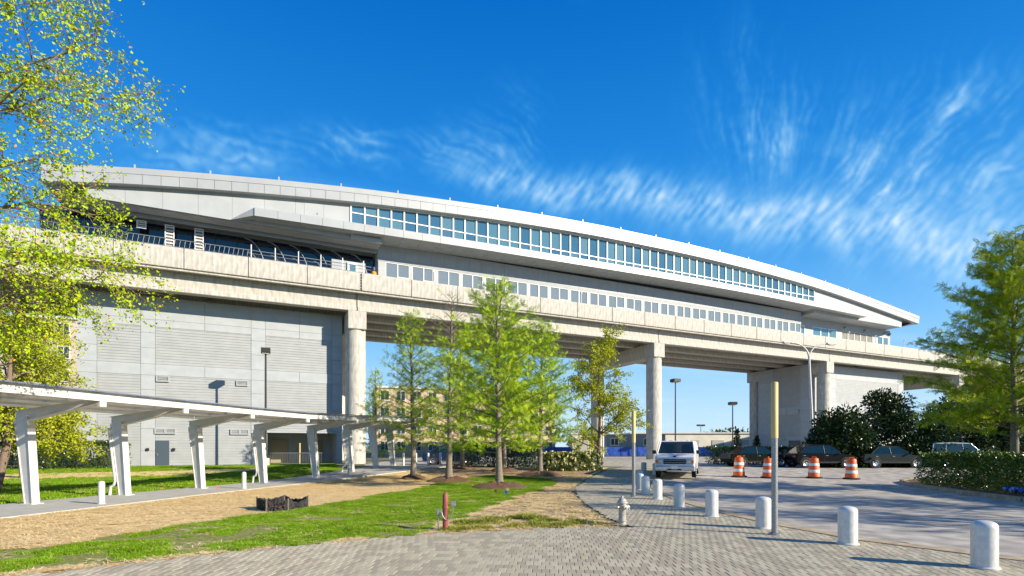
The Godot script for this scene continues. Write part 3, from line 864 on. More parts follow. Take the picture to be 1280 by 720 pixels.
# ------------------------------------------------------------------ canopy over the walk
func build_canopy():
	var legs := [[-14.75, 12.8], [-14.15, 15.8], [-13.5, 18.7], [-12.72, 21.9], [-11.68, 25.2], [-10.42, 28.5], [-9.5, 31.7], [-8.85, 34.9], [-8.45, 38.1]]
	var t := thing("walkway_canopy", "white steel canopy on slanted tapered legs over the concrete walk", "canopy", ground(-12.0, 24.0))
	var off := -t.position
	for i in legs.size():
		var p := Vector2(legs[i][0], legs[i][1])
		var nx := Vector2(legs[mini(i + 1, legs.size() - 1)][0], legs[mini(i + 1, legs.size() - 1)][1]); var pv := Vector2(legs[maxi(i - 1, 0)][0], legs[maxi(i - 1, 0)][1])
		var along := (nx - pv).normalized()
		var out := Vector2(along.y, -along.x)        # towards the lawn
		var ox := Vector3(out.x, 0, -out.y).normalized()
		var bs := Basis(ox, Vector3.UP, ox.cross(Vector3.UP))
		var g := ground(p.x, p.y)
		# tapered leg leaning back: web and two flanges, drawn in the plane of the arm
		var web := MB.new()
		var A := PackedVector2Array([Vector2(-0.14, 0.05), Vector2(0.14, 0.05), Vector2(-0.06, 2.68), Vector2(-0.52, 2.55)])
		web.prism(A, -0.085, 0.085)
		var fl := MB.new()
		flange(fl, Vector2(0.14, 0.05), Vector2(-0.06, 2.68), 0.11, 0.025)
		flange(fl, Vector2(-0.14, 0.05), Vector2(-0.52, 2.55), 0.11, 0.025)
		fl.box(Vector3(0, 0.06, 0), Vector3(0.44, 0.03, 0.34))
		var leg := part(t, "leg", web, M.steel_white, g + off); leg.basis = bs
		part(leg, "flange", fl, M.steel_white)
		var arm := MB.new()
		arm.prism(PackedVector2Array([Vector2(-0.53, 2.58), Vector2(-0.05, 2.52), Vector2(2.45, 2.98), Vector2(2.45, 3.10), Vector2(-0.53, 2.78)]), -0.055, 0.055)
		flange(arm, Vector2(-0.04, 2.52), Vector2(2.45, 2.97), 0.11, 0.02)
		flange(arm, Vector2(-0.53, 2.79), Vector2(2.45, 3.11), 0.11, 0.02)
		arm.bevel(Vector3(2.52, 3.0, 0), Vector3(0.1, 0.26, 0.2), 0.01)
		var am := part(t, "arm", arm, M.steel_white, g + off); am.basis = bs
		if i in [2, 4, 6]:
			var dp := MB.new()
			dp.tube(PackedVector3Array([Vector3(-0.58, 2.4, 0.1), Vector3(-0.30, 0.55, 0.1), Vector3(-0.36, 0.42, 0.1), Vector3(-0.5, 0.36, 0.1), Vector3(-0.55, 0.05, 0.1)]), PackedFloat32Array([0.05, 0.05, 0.05, 0.05, 0.05]), 8)
			var d := part(t, "downpipe", dp, M.steel_white, g + off); d.basis = bs
	for i in legs.size() - 1:
		var p := Vector2(legs[i][0], legs[i][1]); var q := Vector2(legs[i + 1][0], legs[i + 1][1])
		var along := (q - p).normalized(); var out := Vector2(along.y, -along.x)
		var P := func(s: float, o: float, h: float):
			var e := p.lerp(q, s) + out * o
			return Vector3(e.x, lerpf(gh(p.y), gh(q.y), s) + h, -e.y) + off
		var fa := MB.new()
		slab4(fa, P.call(0, 2.56, 3.03), P.call(1, 2.56, 3.03), P.call(1, 2.56, 3.21), P.call(0, 2.56, 3.21), 0.06)
		part(t, "fascia", fa, M.steel_white)
		for k in 4:
			var o := -0.40 + k * 0.78
			var h := 2.905 + (o + 0.4) * 0.105
			var pu := MB.new()
			slab4(pu, P.call(0, o, h), P.call(1, o, h), P.call(1, o, h + 0.075), P.call(0, o, h + 0.075), 0.10)
			part(t, "purlin", pu, M.steel_white)
		for k in 4:
			for s in 2:
				var o0 := -0.5 + k * 0.77; var o1 := o0 + 0.75
				var h0 := 3.0 + (o0 + 0.4) * 0.105; var h1 := 3.0 + (o1 + 0.4) * 0.105
				var rp := MB.new()
				slab4(rp, P.call(s * 0.5 + 0.004, o0, h0), P.call(s * 0.5 + 0.496, o0, h0), P.call(s * 0.5 + 0.496, o1, h1), P.call(s * 0.5 + 0.004, o1, h1), 0.04)
				part(t, "roof_panel", rp, M.roof_panel)
				var cl := MB.new()
				slab4(cl, P.call(s * 0.5 + 0.24, o0 + 0.05, h0 - 0.03), P.call(s * 0.5 + 0.34, o0 + 0.05, h0 - 0.03), P.call(s * 0.5 + 0.34, o0 + 0.14, h0 - 0.02), P.call(s * 0.5 + 0.24, o0 + 0.14, h0 - 0.02), 0.03)
				part(t, "panel_clip", cl, M.black_soft)
func flange(m: MB, a: Vector2, b: Vector2, half: float, th: float):
	var d := (b - a).normalized()
	var c := (a + b) * 0.5
	m.box(Vector3(c.x, c.y, 0), Vector3(th, a.distance_to(b), half * 2), Basis(Vector3(d.y, -d.x, 0), Vector3(d.x, d.y, 0), Vector3(0, 0, 1)))
func slab4(m: MB, a: Vector3, b: Vector3, c: Vector3, d: Vector3, th: float):
	var n := (c - a).cross(d - b).normalized() * th * 0.5
	m.quad(a + n, b + n, c + n, d + n); m.quad(d - n, c - n, b - n, a - n)
	var q := [a, b, c, d]
	for i in 4:
		var p: Vector3 = q[i]; var r: Vector3 = q[(i + 1) % 4]
		m.quad(p - n, r - n, r + n, p + n)

# ------------------------------------------------------------------ ground, paving, planting beds
var paver_poly: PackedVector2Array
var lawn_poly: PackedVector2Array
var back_lawn: PackedVector2Array
var straw_poly: PackedVector2Array
var dirt_poly: PackedVector2Array
var bare_poly: PackedVector2Array
func build_ground():
	var g := MB.new()
	for i in ZCUT.size() - 1:
		var z0: float = ZCUT[i]; var z1: float = ZCUT[i + 1]
		g.quad(ground(-2500, z0), ground(2500, z0), ground(2500, z1), ground(-2500, z1))
	struct("ground", g, M.ground)
	var kerb_in := [12.5, 4.6, 9.0, 7.0, 7.65, 8.0, 6.37, 9.8, 5.85, 11.6, 5.55, 13.4, 5.42, 15.4, 5.42, 17.6, 5.55, 19.8, 5.95, 22.2, 6.75, 25.6, 8.6, 30.6, 9.2, 33.5, 8.2, 36.5]
	paver_poly = poly2([12.5, 4.6, 0.0, 4.0, -7.0, 4.8, -7.6, 6.6, -6.10, 7.30, -4.45, 8.76, -1.5, 10.55, 1.01, 11.28, 2.55, 11.39, 2.32, 12.94, 2.24, 15.82, 2.32, 18.98, 2.72, 22.78, 3.98, 28.08, 5.3, 31.7, 7.0, 35.2] )
	var kp := poly2(kerb_in)
	var full := paver_poly.duplicate()
	for i in range(kp.size() - 1, 0, -1): full.append(kp[i])
	paver_poly = full
	var road := PackedVector2Array()
	for q in kp: road.append(q)
	for q in [[6.8, 37.6], [-10.5, 38.6], [-11.5, 41.5], [-11.5, 70], [30, 75], [120, 60], [120, 4.6]]: road.append(Vector2(q[0], q[1]))
	struct("road", sheet(road, 0.010), M.road)
	# flush concrete ribbon between paving and road
	var rib := struct_group("road_edging")
	for i in kp.size() - 1:
		var a := kp[i]; var b := kp[i + 1]
		var n0 := (b - (kp[i - 1] if i > 0 else a)).normalized(); var n1 := ((kp[i + 2] if i < kp.size() - 2 else b) - a).normalized()
		var s0 := Vector2(-n0.y, n0.x) * 0.16; var s1 := Vector2(-n1.y, n1.x) * 0.16
		var segs := maxi(1, int(a.distance_to(b) / 1.2))
		for k in segs:
			var u0 := (float(k) + 0.006) / segs; var u1 := (float(k) + 0.994) / segs
			var m := MB.new()
			var p0 := a.lerp(b, u0); var p1 := a.lerp(b, u1); var e0 := s0.lerp(s1, u0); var e1 := s0.lerp(s1, u1)
			var c := [p0 - e0, p1 - e1, p1 + e1, p0 + e0]
			var q := []
			for e in c: q.append(ground(e.x, e.y, 0.022))
			slab4(m, q[0], q[1], q[2], q[3], 0.04)
			part(rib, "edging_slab", m, M.ribbon)
	straw_poly = poly2([-14.0, 9.0, -12.09, 12.66, -11.63, 14.99, -11.05, 18.98, -9.42, 26.29, -6.62, 31.68, -5.5, 34.0, 6.5, 36.0, 5.1, 31.9, 3.8, 28.2, 2.5, 22.8, 2.12, 19.0, 2.05, 15.8, 2.12, 12.94, 2.3, 11.45, 1.0, 11.34, -1.5, 10.61, -4.45, 8.82, -6.1, 7.36, -7.6, 6.6, -7.6, 4.0, -14.0, 4.0])
	struct("straw_bed", sheet(straw_poly, 0.006), M.soil_straw)
	dirt_poly = rough_edge(poly2([-1.36, 10.75, 1.0, 11.40, 2.3, 11.55, 2.15, 13.0, 2.1, 15.6, 2.35, 20.5, 3.3, 26.6, 4.6, 31.0, 5.6, 34.0, -3.0, 35.5, -6.0, 33.0, -4.0, 29.0, -0.9, 30.5, 2.1, 28.5, 2.0, 24.5, 0.3, 18.4, -0.7, 14.2, -1.3, 12.0]), 0.4, 0.22, 61)
	struct("bare_soil", sheet(dirt_poly, 0.012), M.dirt)
	lawn_poly = rough_edge(poly2([-7.6, 5.8, -7.45, 6.6, -6.2, 7.45, -5.34, 8.14, -4.45, 8.86, -2.81, 9.95, -1.55, 10.68, -1.45, 11.99, -0.85, 14.24, 0.14, 18.37, 2.08, 24.6, 2.1, 28.08, -0.9, 30.27, -3.2, 27.8, -3.9, 22.9, -5.2, 16.75, -6.0, 14.79, -6.6, 13.4, -7.1, 11.99, -7.4, 10.55, -7.9, 9.11, -8.6, 8.6, -9.5, 6.0]), 0.25, 0.42, 62)
	struct("lawn", sheet(lawn_poly, 0.018), M.lawn)
	back_lawn = rough_edge(poly2([-40.0, 14.0, -15.6, 14.0, -14.9, 17.2, -13.6, 22.0, -12.6, 26.0, -11.4, 30.2, -10.6, 33.5, -14.2, 42.5, -22.0, 38.6, -30.0, 35.0, -45.0, 30.0]), 0.6, 0.2, 63)
	struct("lawn", sheet(back_lawn, 0.016), M.lawn)
	bare_poly = rough_edge(poly2([-30.0, 27.0, -19.0, 29.5, -15.5, 33.0, -16.5, 35.0, -21.0, 32.6, -31.0, 30.0]), 0.5, 0.5, 64)
	struct("bare_soil", sheet(bare_poly, 0.022), M.soil_straw)
	# concrete walk in slabs
	var walk := struct_group("path")
	var pr := [[-13.6, 8.0], [-12.55, 11.2], [-12.09, 12.66], [-11.63, 14.99], [-11.3, 17.0], [-10.95, 19.4], [-10.4, 22.0], [-9.9, 24.5], [-9.1, 27.1], [-7.9, 29.6], [-6.75, 31.7], [-5.7, 33.6], [-4.4, 36.5]]
	var pl := [[-16.6, 8.0], [-15.9, 11.2], [-15.6, 12.66], [-15.0, 15.4], [-14.6, 17.2], [-14.0, 19.6], [-13.3, 22.2], [-12.7, 24.7], [-12.0, 27.4], [-11.1, 30.1], [-10.4, 32.2], [-9.8, 34.2], [-9.2, 37.2]]
	for i in pr.size() - 1:
		for k in 2:
			var u0 := 0.004 + k * 0.5; var u1 := 0.496 + k * 0.5
			var q := []
			for e in [[pl, u0], [pr, u0], [pr, u1], [pl, u1]]:
				q.append(ground(lerpf(e[0][i][0], e[0][i + 1][0], e[1]), lerpf(e[0][i][1], e[0][i + 1][1], e[1]), 0.025))
			var m := MB.new(); slab4(m, q[0], q[1], q[2], q[3], 0.06)
			part(walk, "path_slab", m, M.path)
	# pavers
	var pav := struct_group("pavement")
	part(pav, "bedding", sheet(paver_poly, 0.016), M.sand_joint)
	var d := Vector2(sin(0.07), cos(0.07)); var e := Vector2(d.y, -d.x)
	var bw := 0.118; var bl := 0.236
	var list := []
	rng.seed = 70
	for i in range(-90, 130):
		for j in range(8, 170):
			var c := e * ((i + 0.5 * (j & 1)) * bw) + d * (j * bl)
			if c.y < 5.0 or not Geometry2D.is_point_in_polygon(c, paver_poly): continue
			var sx := 640 + 670 * c.x / c.y; var sy := 560 + 1139 / c.y
			var seen := sx > -10 and sx < 1290 and sy < 722
			list.append([c, c.y if seen else 1000.0 + c.y, rng.randi() % 4, rng.randf_range(-0.002, 0.002)])
	list.sort_custom(func(p, q): return p[1] < q[1])
	var unit := MB.new(); brick_shape(unit, Transform3D(Basis(Vector3(e.x, 0, -e.y), Vector3.UP, Vector3(-d.x, 0, d.y)), Vector3.ZERO), bw, bl)
	var um := unit.mesh()
	var rest := MB.new(); rest.tinted = true
	for k in list.size():
		var q: Array = list[k]
		var at := ground(q[0].x, q[0].y, 0.012 + q[3])
		if k < 300: put(pav, "paver", um, M.brick[q[2]], at)
		else:
			rest.col = BRICK[q[2]]
			brick_shape(rest, Transform3D(Basis(Vector3(e.x, 0, -e.y), Vector3.UP, Vector3(-d.x, 0, d.y)), at), bw, bl)
	var ro := part(pav, "far_pavers", rest, M.brick_all)
	ro.set_meta("kind", "stuff")
func brick_shape(m: MB, t: Transform3D, w: float, l: float):
	var hx := w * 0.5 - 0.0035; var hz := l * 0.5 - 0.0035; var b := 0.005; var h := 0.016
	var lo := [t * Vector3(-hx, 0, hz), t * Vector3(hx, 0, hz), t * Vector3(hx, 0, -hz), t * Vector3(-hx, 0, -hz)]
	var mi := [t * Vector3(-hx, h - 0.004, hz), t * Vector3(hx, h - 0.004, hz), t * Vector3(hx, h - 0.004, -hz), t * Vector3(-hx, h - 0.004, -hz)]
	var up := [t * Vector3(-hx + b, h, hz - b), t * Vector3(hx - b, h, hz - b), t * Vector3(hx - b, h, -hz + b), t * Vector3(-hx + b, h, -hz + b)]
	m.quad(up[0], up[1], up[2], up[3])
	for i in 4:
		var j := (i + 1) % 4
		m.quad(mi[i], mi[j], up[j], up[i])
		m.quad(lo[i], lo[j], mi[j], mi[i])
func struct_group(called: String) -> Node3D:
	var o := Node3D.new(); o.name = numbered(self, called); add_child(o)
	o.set_meta("kind", "structure")
	return o
func scatter_grass():
	var tm := tuft_mesh(12, 0.055, 0.045, 0.0032, 1)
	var sets := [[lawn_poly, 520.0, 0.85, 71, "short bright green grass of the front lawn"], [back_lawn, 60.0, 1.7, 72, "green grass of the lawn behind the canopy walk"]]
	var patch := noise(0.55, 77, 3)
	for s in sets:
		var xf := []; var cols := PackedColorArray()
		for q in scatter(s[0], s[1], s[3]):
			if q.x < -q.y * 1.05 - 1.0: continue
			if s[3] == 72 and (q.y < 14 or (Geometry2D.is_point_in_polygon(q, bare_poly) and rng.randf() < 0.93)): continue
			var n := patch.get_noise_2d(q.x, q.y)
			if n < -0.42 or (n < -0.02 and q.y < 11.5 and q.x < -4.6): continue
			var k: float = s[2] * rng.randf_range(0.6, 1.15) * (1.0 + 0.4 * n)
			var p := q
			xf.append(Transform3D(Basis(Vector3.UP, rng.randf() * TAU).scaled(Vector3(k * 1.3, k, k * 1.3)), ground(p.x, p.y, 0.015)))
			var w := rng.randf()
			var c := Color(0.14, 0.29, 0.010).lerp(Color(0.27, 0.38, 0.03), w * 0.6 + clampf(-n, 0, 0.4))
			if w > 0.95: c = Color(0.46, 0.38, 0.14)
			c *= 1.0 + 0.35 * patch.get_noise_2d(q.x * 2.7 + 11.0, q.y * 2.7)
			cols.append(c)
		tag(cloud_of(self, "lawn_grass", tm, M.grass, xf, cols), s[4], "grass", "", "stuff")
	# rank dry grass at the corner of the bed, and weeds
	var wx := []; var wc := PackedColorArray()
	for q in scatter(rough_edge(poly2([-1.35, 10.8, 1.0, 11.45, 2.2, 11.6, 1.6, 12.6, 0.6, 13.4, -0.4, 13.0, -1.2, 12.2]), 0.3, 0.25, 78), 330.0, 79):
		var n := patch.get_noise_2d(q.x * 2.2 + 40, q.y * 2.2)
		if n < -0.12: continue
		var k := rng.randf_range(0.9, 2.0) * (0.8 + n)
		wx.append(Transform3D(Basis(Vector3.UP, rng.randf() * TAU).scaled(Vector3(k * 1.4, k, k * 1.4)), ground(q.x, q.y, 0.01)))
		wc.append(Color(0.20, 0.26, 0.03).lerp(Color(0.50, 0.40, 0.12), rng.randf() if n < 0.15 else rng.randf() * 0.5))
	for q in scatter(dirt_poly, 6.0, 80):
		var n := patch.get_noise_2d(q.x + 90, q.y)
		if n < 0.05: continue
		var k := rng.randf_range(0.6, 1.5)
		wx.append(Transform3D(Basis(Vector3.UP, rng.randf() * TAU).scaled(Vector3(k * 1.6, k, k * 1.6)), ground(q.x, q.y, 0.01)))
		wc.append(Color(0.16, 0.22, 0.03).lerp(Color(0.45, 0.36, 0.12), rng.randf()))
	tag(cloud_of(self, "weeds", tm, M.grass, wx, wc), "rank yellowing weeds and dry grass along the corner of the planting bed", "weeds", "", "stuff")
	# loose straw
	var sm := MB.new()
	var r := RandomNumberGenerator.new(); r.seed = 4
	for i in 10:
		var a := r.randf() * TAU; var o := Vector3(r.randf_range(-0.1, 0.1), r.randf_range(0.004, 0.02), r.randf_range(-0.1, 0.1))
		var d := Vector3(cos(a), r.randf_range(-0.06, 0.16), sin(a)) * r.randf_range(0.05, 0.1); var s := Vector3(-sin(a), 0, cos(a)) * 0.0035
		sm.quad(o - d - s, o + d - s, o + d + s, o - d + s)
	var sx := []; var sc := PackedColorArray()
	for q in scatter(straw_poly, 110.0, 81):
		if q.y < 6.5 or q.y > 30 or q.x < -q.y - 1: continue
		if Geometry2D.is_point_in_polygon(q, lawn_poly) and rng.randf() < 0.97: continue
		if Geometry2D.is_point_in_polygon(q, dirt_poly) and rng.randf() < 0.6: continue
		sx.append(Transform3D(Basis(Vector3.UP, rng.randf() * TAU).scaled(Vector3.ONE * rng.randf_range(0.8, 1.6)), ground(q.x, q.y, 0.012)))
		sc.append(Color(1.0, 0.82, 0.46).lerp(Color(0.72, 0.52, 0.24), rng.randf() * rng.randf() * 1.3))
	tag(cloud_of(self, "loose_straw", sm.mesh(), M.straw, sx, sc), "loose tan straw mulch spread over the bare bed", "straw", "", "stuff")
func mulch_ring(x: float, Z: float, r: float, label: String):
	var m := MB.new()
	var f := noise(1.2, int(x * 13 + Z * 7), 3)
	var rings := 6; var sides := 28
	var P := func(i, j):
		var a: float = TAU * j / sides; var q: float = float(i) / rings
		var rr: float = r * q * (1.0 + 0.16 * f.get_noise_2d(cos(a) * 2.0, sin(a) * 2.0))
		var p := Vector2(x + cos(a) * rr, Z + sin(a) * rr)
		var hh: float = 0.24 * (1.0 - q * q) * (0.75 + 0.9 * absf(f.get_noise_2d(p.x * 3.0, p.y * 3.0))) - (0.04 if i == rings else 0.0)
		return ground(p.x, p.y, 0.02 + hh)
	for i in rings:
		for j in sides:
			m.quad(P.call(i, j), P.call(i + 1, j), P.call(i + 1, j + 1), P.call(i, j + 1))
	var o := part(self, "mulch_mound", m, M.mulch)
	tag(o, label, "mulch", "mulch mounds round the tree bases")

# ------------------------------------------------------------------ trees and shrubs
func spray_mesh() -> ArrayMesh:                 # a feathery cypress spray, 1 m long
	var m := MB.new()
	var r := RandomNumberGenerator.new(); r.seed = 9
	for i in 9:
		var t := 0.08 + 0.1 * i
		for s in [-1.0, 1.0]:
			var l := 0.34 * sin(PI * clampf(t * 0.8 + 0.18, 0, 1)) * r.randf_range(0.7, 1.1)
			var o := Vector3(0, 0.03 * sin(t * 5.0), t)
			var d := Vector3(s * 0.85, r.randf_range(-0.25, 0.2), 0.5).normalized() * l
			var w := Vector3(0, 0, 0.036)
			m.quad(o - w, o + d * 0.5 - w * 1.2, o + d, o + d * 0.5 + w * 1.2)
	return m.mesh()
func leaf_mesh(w: float, fold := 0.25) -> ArrayMesh:     # a folded leaf, 1 m long
	var m := MB.new()
	var a := Vector3.ZERO; var b := Vector3(0, 0.05, 0.45); var c := Vector3(0, -0.08, 1.0)
	for s in [-1.0, 1.0]:
		var e := Vector3(s * w, fold * w, 0.35); var f := Vector3(s * w * 0.75, fold * w, 0.68)
		if s < 0:
			m.tri(a, b, e); m.quad(e, b, c, f)
		else:
			m.tri(a, e, b); m.quad(b, e, f, c)
	return m.mesh()
func flower_mesh() -> ArrayMesh:
	var m := MB.new()
	for i in 5:
		var a := TAU * i / 5
		var d := Vector3(cos(a), 0.35, sin(a)); var s := Vector3(-sin(a), 0, cos(a)) * 0.45
		m.quad(Vector3.ZERO, d * 0.6 + s, d, d * 0.6 - s)
	return m.mesh()
func aim(d: Vector3, roll: float, scale: float) -> Basis:
	var z := d.normalized()
	var x := Vector3.UP.cross(z)
	if x.length_squared() < 0.01: x = Vector3.RIGHT
	x = x.normalized().rotated(z, roll)
	return Basis(x, z.cross(x), z).scaled(Vector3.ONE * scale) if false else Basis(x * scale, z.cross(x) * scale, z * scale)
func wob(r: RandomNumberGenerator, k: float) -> Vector3:
	return Vector3(r.randf_range(-k, k), r.randf_range(-k, k), r.randf_range(-k, k))
var SPRAY: Mesh
var LEAF: Mesh
var LEAF_WIDE: Mesh
# a young cypress: straight leader, ascending side branches, feathery sprays
func cypress(sd: int, H: float, R: float, foliage: float, bare_from: float, tone: Color, tone2: Color, clear := 0.18, spray := 0.27) -> Node3D:
	var r := RandomNumberGenerator.new(); r.seed = sd
	var root := Node3D.new()
	var wood := MB.new()
	var pts := PackedVector3Array(); var rd := PackedFloat32Array()
	var br := 0.012 * H + 0.035
	var lean := Vector3(r.randf_range(-0.02, 0.02), 0, r.randf_range(-0.02, 0.02))
	for i in 13:
		var t := i / 12.0
		pts.append(Vector3(0, H * t - (0.1 if i == 0 else 0.0), 0) + lean * H * t + Vector3(r.randf_range(-0.03, 0.03), 0, r.randf_range(-0.03, 0.03)) * sin(t * PI))
		rd.append(br * pow(1.0 - t, 0.85) + 0.008 + (br * 0.55 * exp(-t * 26.0)))
	wood.tube(pts, rd, 10)
	var limbs := MB.new()
	var xf := []; var cols := PackedColorArray()
	var nb := int(H * 10.0)
	var az := r.randf() * TAU
	for i in nb:
		var t := clear + (0.985 - clear) * pow(float(i) / nb, 0.9)
		az += 2.4 + r.randf_range(-0.5, 0.5)
		var f := (t - clear) / (1.0 - clear)
		var prof := pow(1.0 - f, 0.62) * (0.72 + 0.28 * smoothstep(0.0, 0.25, f)) * r.randf_range(0.68, 1.15)
		var L := R * prof + 0.12
		var up := lerpf(0.12, 0.95, f) + r.randf_range(-0.1, 0.15)
		var o: Vector3 = Vector3(0, H * t, 0) + lean * H * t
		var d := Vector3(cos(az), up, sin(az)).normalized()
		var bp := PackedVector3Array([o]); var brd := PackedFloat32Array()
		var b0 := 0.008 + L * 0.0085
		brd.append(b0)
		var p := o; var dd := d
		for k in 4:
			dd = (dd + wob(r, 0.10) + Vector3(0, 0.05 if k < 2 else -0.10, 0)).normalized()
			p += dd * L / 4.0
			bp.append(p); brd.append(lerpf(b0, 0.004, (k + 1) / 4.0))
		limbs.tube(bp, brd, 4, false)
		var tw := int(L * 8.0) + 2
		for k in tw:
			var s := 0.16 + 0.84 * (k + r.randf()) / tw
			var seg := mini(int(s * 4), 3); var q: Vector3 = bp[seg].lerp(bp[seg + 1], s * 4 - seg)
			var axis: Vector3 = (bp[seg + 1] - bp[seg]).normalized()
			var side := axis.cross(Vector3.UP).normalized() * (1.0 if k & 1 else -1.0)
			var td := (axis * 0.7 + side * 0.9 + wob(r, 0.45) + Vector3(0, 0.12, 0)).normalized()
			var tl := (0.16 + 0.30 * L * (1.05 - s)) * r.randf_range(0.6, 1.2)
			var te := q + td * tl
			if tl > 0.14: limbs.tube(PackedVector3Array([q, te]), PackedFloat32Array([0.005, 0.003]), 3, false)
			if t > bare_from and r.randf() < 0.93: continue
			var ns := maxi(2, int(tl * 17.0 * foliage))
			for n in ns:
				if r.randf() > foliage: continue
				var w := (n + r.randf()) / ns
				var at := q.lerp(te, w)
				var sdv := (td * 0.5 + wob(r, 0.9)).normalized()
				xf.append(Transform3D(aim(sdv, r.randf() * TAU, spray * r.randf_range(0.6, 1.15)), at))
				cols.append(tone.lerp(tone2, r.randf()) * r.randf_range(0.8, 1.15))
	part(root, "trunk", wood, M.bark_light)
	part(root, "branches", limbs, M.bark_light)
	cloud_of(root, "crown", SPRAY, M.leaf, xf, cols)
	return root
func place(root: Node3D, called: String, label: String, category: String, at: Vector3, turn := 0.0, group := "", scale := 1.0) -> Node3D:
	root.name = numbered(self, called)
	add_child(root)
	root.position = at; root.rotation.y = turn
	if scale != 1.0: root.scale = Vector3.ONE * scale
	tag(root, label, category, group)
	return root
# branching broadleaf growth
func grow(mb: MB, tips: Array, p: Vector3, d: Vector3, L: float, rad: float, depth: int, r: RandomNumberGenerator, spread: float, droop: float):
	var bp := PackedVector3Array([p]); var brd := PackedFloat32Array([rad])
	var n := 4
	var dd := d
	for k in n:
		dd = (dd + wob(r, 0.16) + Vector3(0, -droop, 0)).normalized()
		p += dd * L / n
		bp.append(p); brd.append(rad * lerpf(1.0, 0.35, (k + 1.0) / n))
	mb.tube(bp, brd, 5 if rad > 0.03 else (4 if rad > 0.012 else 3), false)
	if depth == 0:
		for k in n + 1: tips.append([bp[k], dd])
		return
	for k in range(1, n + 1):
		var m := 2 if k < n else 3
		for j in m:
			var side := wob(r, 1.0)
			side = (side - dd * side.dot(dd)).normalized()
			var nd := (dd * (1.0 - spread * 0.45) + side * spread).normalized()
			grow(mb, tips, bp[k], nd, L * r.randf_range(0.42, 0.66), brd[k] * 0.62, depth - 1, r, spread, droop)
func leaves(root: Node3D, mesh: Mesh, m: Material, tips: Array, per: int, size: float, jit: float, r: RandomNumberGenerator, ca: Color, cb: Color, keep := 1.0, cc := Color(0, 0, 0, 0)):
	var xf := []; var cols := PackedColorArray()
	for t in tips:
		if r.randf() > keep: continue
		for i in per:
			var d: Vector3 = (t[1] * 0.3 + wob(r, 1.0) + Vector3(0, -0.2, 0)).normalized()
			xf.append(Transform3D(aim(d, r.randf() * TAU, size * r.randf_range(0.6, 1.2)), t[0] + wob(r, jit)))
			var c := ca.lerp(cb, r.randf())
			if cc.a > 0.5 and r.randf() < 0.04: c = cc
			cols.append(c)
	cloud_of(root, "crown", mesh, m, xf, cols)
# trunk with limbs that end at given points
func limb_tree(sd: int, trunk: PackedVector3Array, tr: PackedFloat32Array, targets: Array, bark: Material, mesh: Mesh, size: float, per: int, ca: Color, cb: Color, cc: Color, keep := 1.0) -> Node3D:
	var r := RandomNumberGenerator.new(); r.seed = sd
	var root := Node3D.new()
	var wood := MB.new(); wood.tube(trunk, tr, 12)
	var lm := MB.new(); var tips := []
	for g in targets:
		var o: Vector3 = trunk[g[0]]; var e: Vector3 = g[1]; var rad: float = tr[g[0]] * 0.5
		var pts := PackedVector3Array(); var rd := PackedFloat32Array()
		var mid := (o + e) * 0.5 + Vector3(0, g[2], 0)
		for k in 7:
			var t := k / 6.0
			var q := o.lerp(mid, t).lerp(mid.lerp(e, t), t)
			if k > 0 and k < 6: q += wob(r, 0.08)
			pts.append(q); rd.append(lerpf(rad, 0.012, t))
		lm.tube(pts, rd, 6, false)
		for k in range(2, 7):
			var ax := (pts[k] - pts[k - 1]).normalized()
			for j in 2 if k < 6 else 3:
				var side := wob(r, 1.0); side = (side - ax * side.dot(ax)).normalized()
				grow(lm, tips, pts[k], (ax * 0.65 + side * 0.75).normalized(), g[3] * r.randf_range(0.7, 1.15), rd[k] * 0.55 + 0.004, 1, r, 0.75, 0.10)
	part(root, "trunk", wood, bark)
	part(root, "branches", lm, bark)
	leaves(root, mesh, M.leaf, tips, per, size, 0.11, r, ca, cb, keep, cc)
	return root
# dense evergreen: leaves through a lumpy volume
func lump_shrub(sd: int, ext: Vector3, count: int, size: float, ca: Color, cb: Color, bark: Material, cone := 0.0) -> Node3D:
	var r := RandomNumberGenerator.new(); r.seed = sd
	var root := Node3D.new()
	var wood := MB.new()
	for k in 7:
		var a := TAU * k / 7 + r.randf()
		var e := Vector3(cos(a) * ext.x * 0.55, ext.y * r.randf_range(0.5, 0.85), sin(a) * ext.z * 0.55)
		if k == 0: e = Vector3(0, ext.y * 0.9, 0)
		wood.tube(PackedVector3Array([Vector3(0, -0.1, 0), e * 0.45 + wob(r, 0.1), e]), PackedFloat32Array([0.09, 0.05, 0.015]) , 6, false)
	part(root, "trunk", wood, bark)
	var lumps := []
	for i in 42:
		var u := pow(r.randf(), 1.25); var a := r.randf() * TAU
		var pr := sqrt(maxf(0.05, 1.0 - pow(u, 2.6)))
		if cone > 0: pr = lerpf(pr, 1.0 - u, cone)
		var q := pr * r.randf_range(0.35, 0.8)
		lumps.append([Vector3(cos(a) * ext.x * q, u * ext.y * 0.92, sin(a) * ext.z * q), r.randf_range(0.30, 0.50) * minf(ext.x, ext.z) * (1.0 if cone == 0 else 1.1 - u * 0.7)])
	var xf := []; var cols := PackedColorArray()
	for i in count:
		var l: Array = lumps[r.randi() % lumps.size()]
		var d := wob(r, 1.0).normalized()
		var p: Vector3 = l[0] + d * l[1] * pow(r.randf(), 0.4)
		if p.y < 0.05: p.y = r.randf_range(0.05, 0.5)
		xf.append(Transform3D(aim((d + wob(r, 0.7)).normalized(), r.randf() * TAU, size * r.randf_range(0.7, 1.2)), p))
		cols.append(ca.lerp(cb, r.randf() * r.randf()))
	cloud_of(root, "crown", LEAF_WIDE, M.leaf_gloss, xf, cols)
	return root
